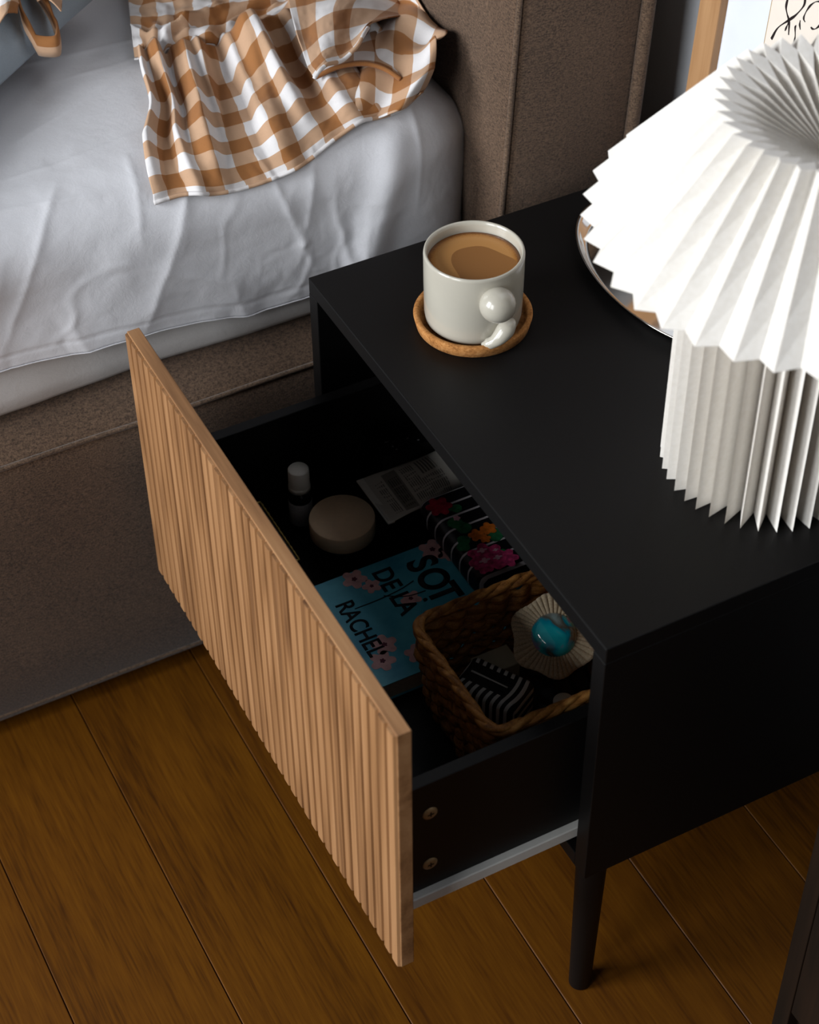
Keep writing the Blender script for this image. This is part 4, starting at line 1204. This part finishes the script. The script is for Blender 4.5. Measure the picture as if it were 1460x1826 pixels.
pu, pv, pz = dotv(ex), dotv(ey), dotv((0, 0, 1))
band = t.math('GREATER_THAN', t.math('FRACT', t.math('MULTIPLY', t.math('ADD', pu, t.math('MULTIPLY', t.math('MULTIPLY', pv, pv), 9.0)), 1 / 0.0068)), 0.55)
inner = t.math('MULTIPLY', t.math('LESS_THAN', t.math('ABSOLUTE', pv), 0.0105), t.math('MULTIPLY', t.math('GREATER_THAN', pu, -0.0245), t.math('LESS_THAN', pu, 0.0150)))
endz = t.math('GREATER_THAN', t.math('FRACT', t.math('MULTIPLY', pz, 1 / 0.0105)), 0.60)
isend = t.math('GREATER_THAN', pu, 0.0292)
stripe = t.math('MULTIPLY', band, t.math('SUBTRACT', 1.0, inner))
stripe = t.math('ADD', t.math('MULTIPLY', stripe, t.math('SUBTRACT', 1.0, isend)), t.math('MULTIPLY', endz, isend))
cn = t.noise(v, 160, 3)
t.set(t.mix(stripe, t.ramp(cn, [(0.3, lin((16, 16, 16))), (0.7, lin((30, 30, 30)))]), lin((212, 211, 205))), 0.55, 0, 0.35)
pb = box('pouch_body', -0.030, 0.030, -0.0195, 0.0195, 0.0, 0.056, t.m, sp, 0.007, 5, PM)
for q in pb.data.vertices:
    du = (Vector(q.co) - PCt).dot(ex); dv = (Vector(q.co) - PCt).dot(ey)
    q.co.z += 0.004 * float(vnoise(du * 60 + 3, dv * 60)) * (q.co.z - BF) / 0.056
pb.data.polygons.foreach_set('use_smooth', [True] * len(pb.data.polygons))
tube('zip', [tuple(sp_pt(u_, 0.0, 0.0563)) for u_ in np.linspace(-0.022, 0.013, 12)], 0.0011, M_STW, sp, 6)
# --- crumpled dark sheet added to put shade over the basket's bright floor
ux, uy = np.meshgrid(np.linspace(QX0 + 0.022, QX1 - 0.022, 60), np.linspace(QY0 + 0.022, QY1 - 0.022, 50))
hz = BF + 0.006 + 0.012 * (0.5 + fbm(ux * 40, uy * 40, 3)) + 0.004 * np.clip(ridge(ux * 55 + uy * 20, uy * 60), 0, 1)
shade_sheet = from_py('basket_shade_sheet', np.stack([ux.ravel(), uy.ravel(), hz.ravel()], 1), grid_faces(50, 60), M_STR)
sm = shade_sheet.modifiers.new('thick', 'SOLIDIFY'); sm.thickness = 0.004; sm.offset = -1
tag(shade_sheet, 'crumpled dark sheet added as shade at the bottom of the woven basket', 'cloth')
# --- small pale pots and hair ties in the basket
M_POT = speckled('pale_plastic', (196, 195, 182), 0.4, 0.4, 0.05, 100)
for c, r, h, lb in (((0.0365, 0.1030), 0.0088, 0.044, 'short pale plastic pot with black band near the basket rim'), ((0.0560, 0.0890), 0.0095, 0.040, 'pale plastic pot with black band deep in the basket corner')):
    pt = thing('lip_balm_pot', lb, 'pot', (c[0], c[1], BF))
    lathe('pot_body', [(0, 0), (r * 0.96, 0), (r, 0.001), (r, h * 0.55), (0, h * 0.55)], (c[0], c[1], BF), M_STR, pt, 32)
    lathe('pot_lid', [(0, h * 0.55), (r * 1.02, h * 0.55), (r * 1.02, h - 0.001), (r * 0.95, h), (0, h)], (c[0], c[1], BF), M_POT, pt, 32)
sc = [(-0.0360 + 0.0115 * math.cos(2 * PI * i / 60), 0.0900 + 0.0115 * math.sin(2 * PI * i / 60), BF + 0.0082 + 0.0012 * math.sin(2 * PI * i * 7 / 60)) for i in range(60)]
o = tube('hair_tie', sc, lambda i: 0.0062 + 0.0009 * math.sin(i * 1.9), M_STR, None, 12, True)
tag(o, 'black gathered fabric hair tie lying in the basket corner', 'hair tie')
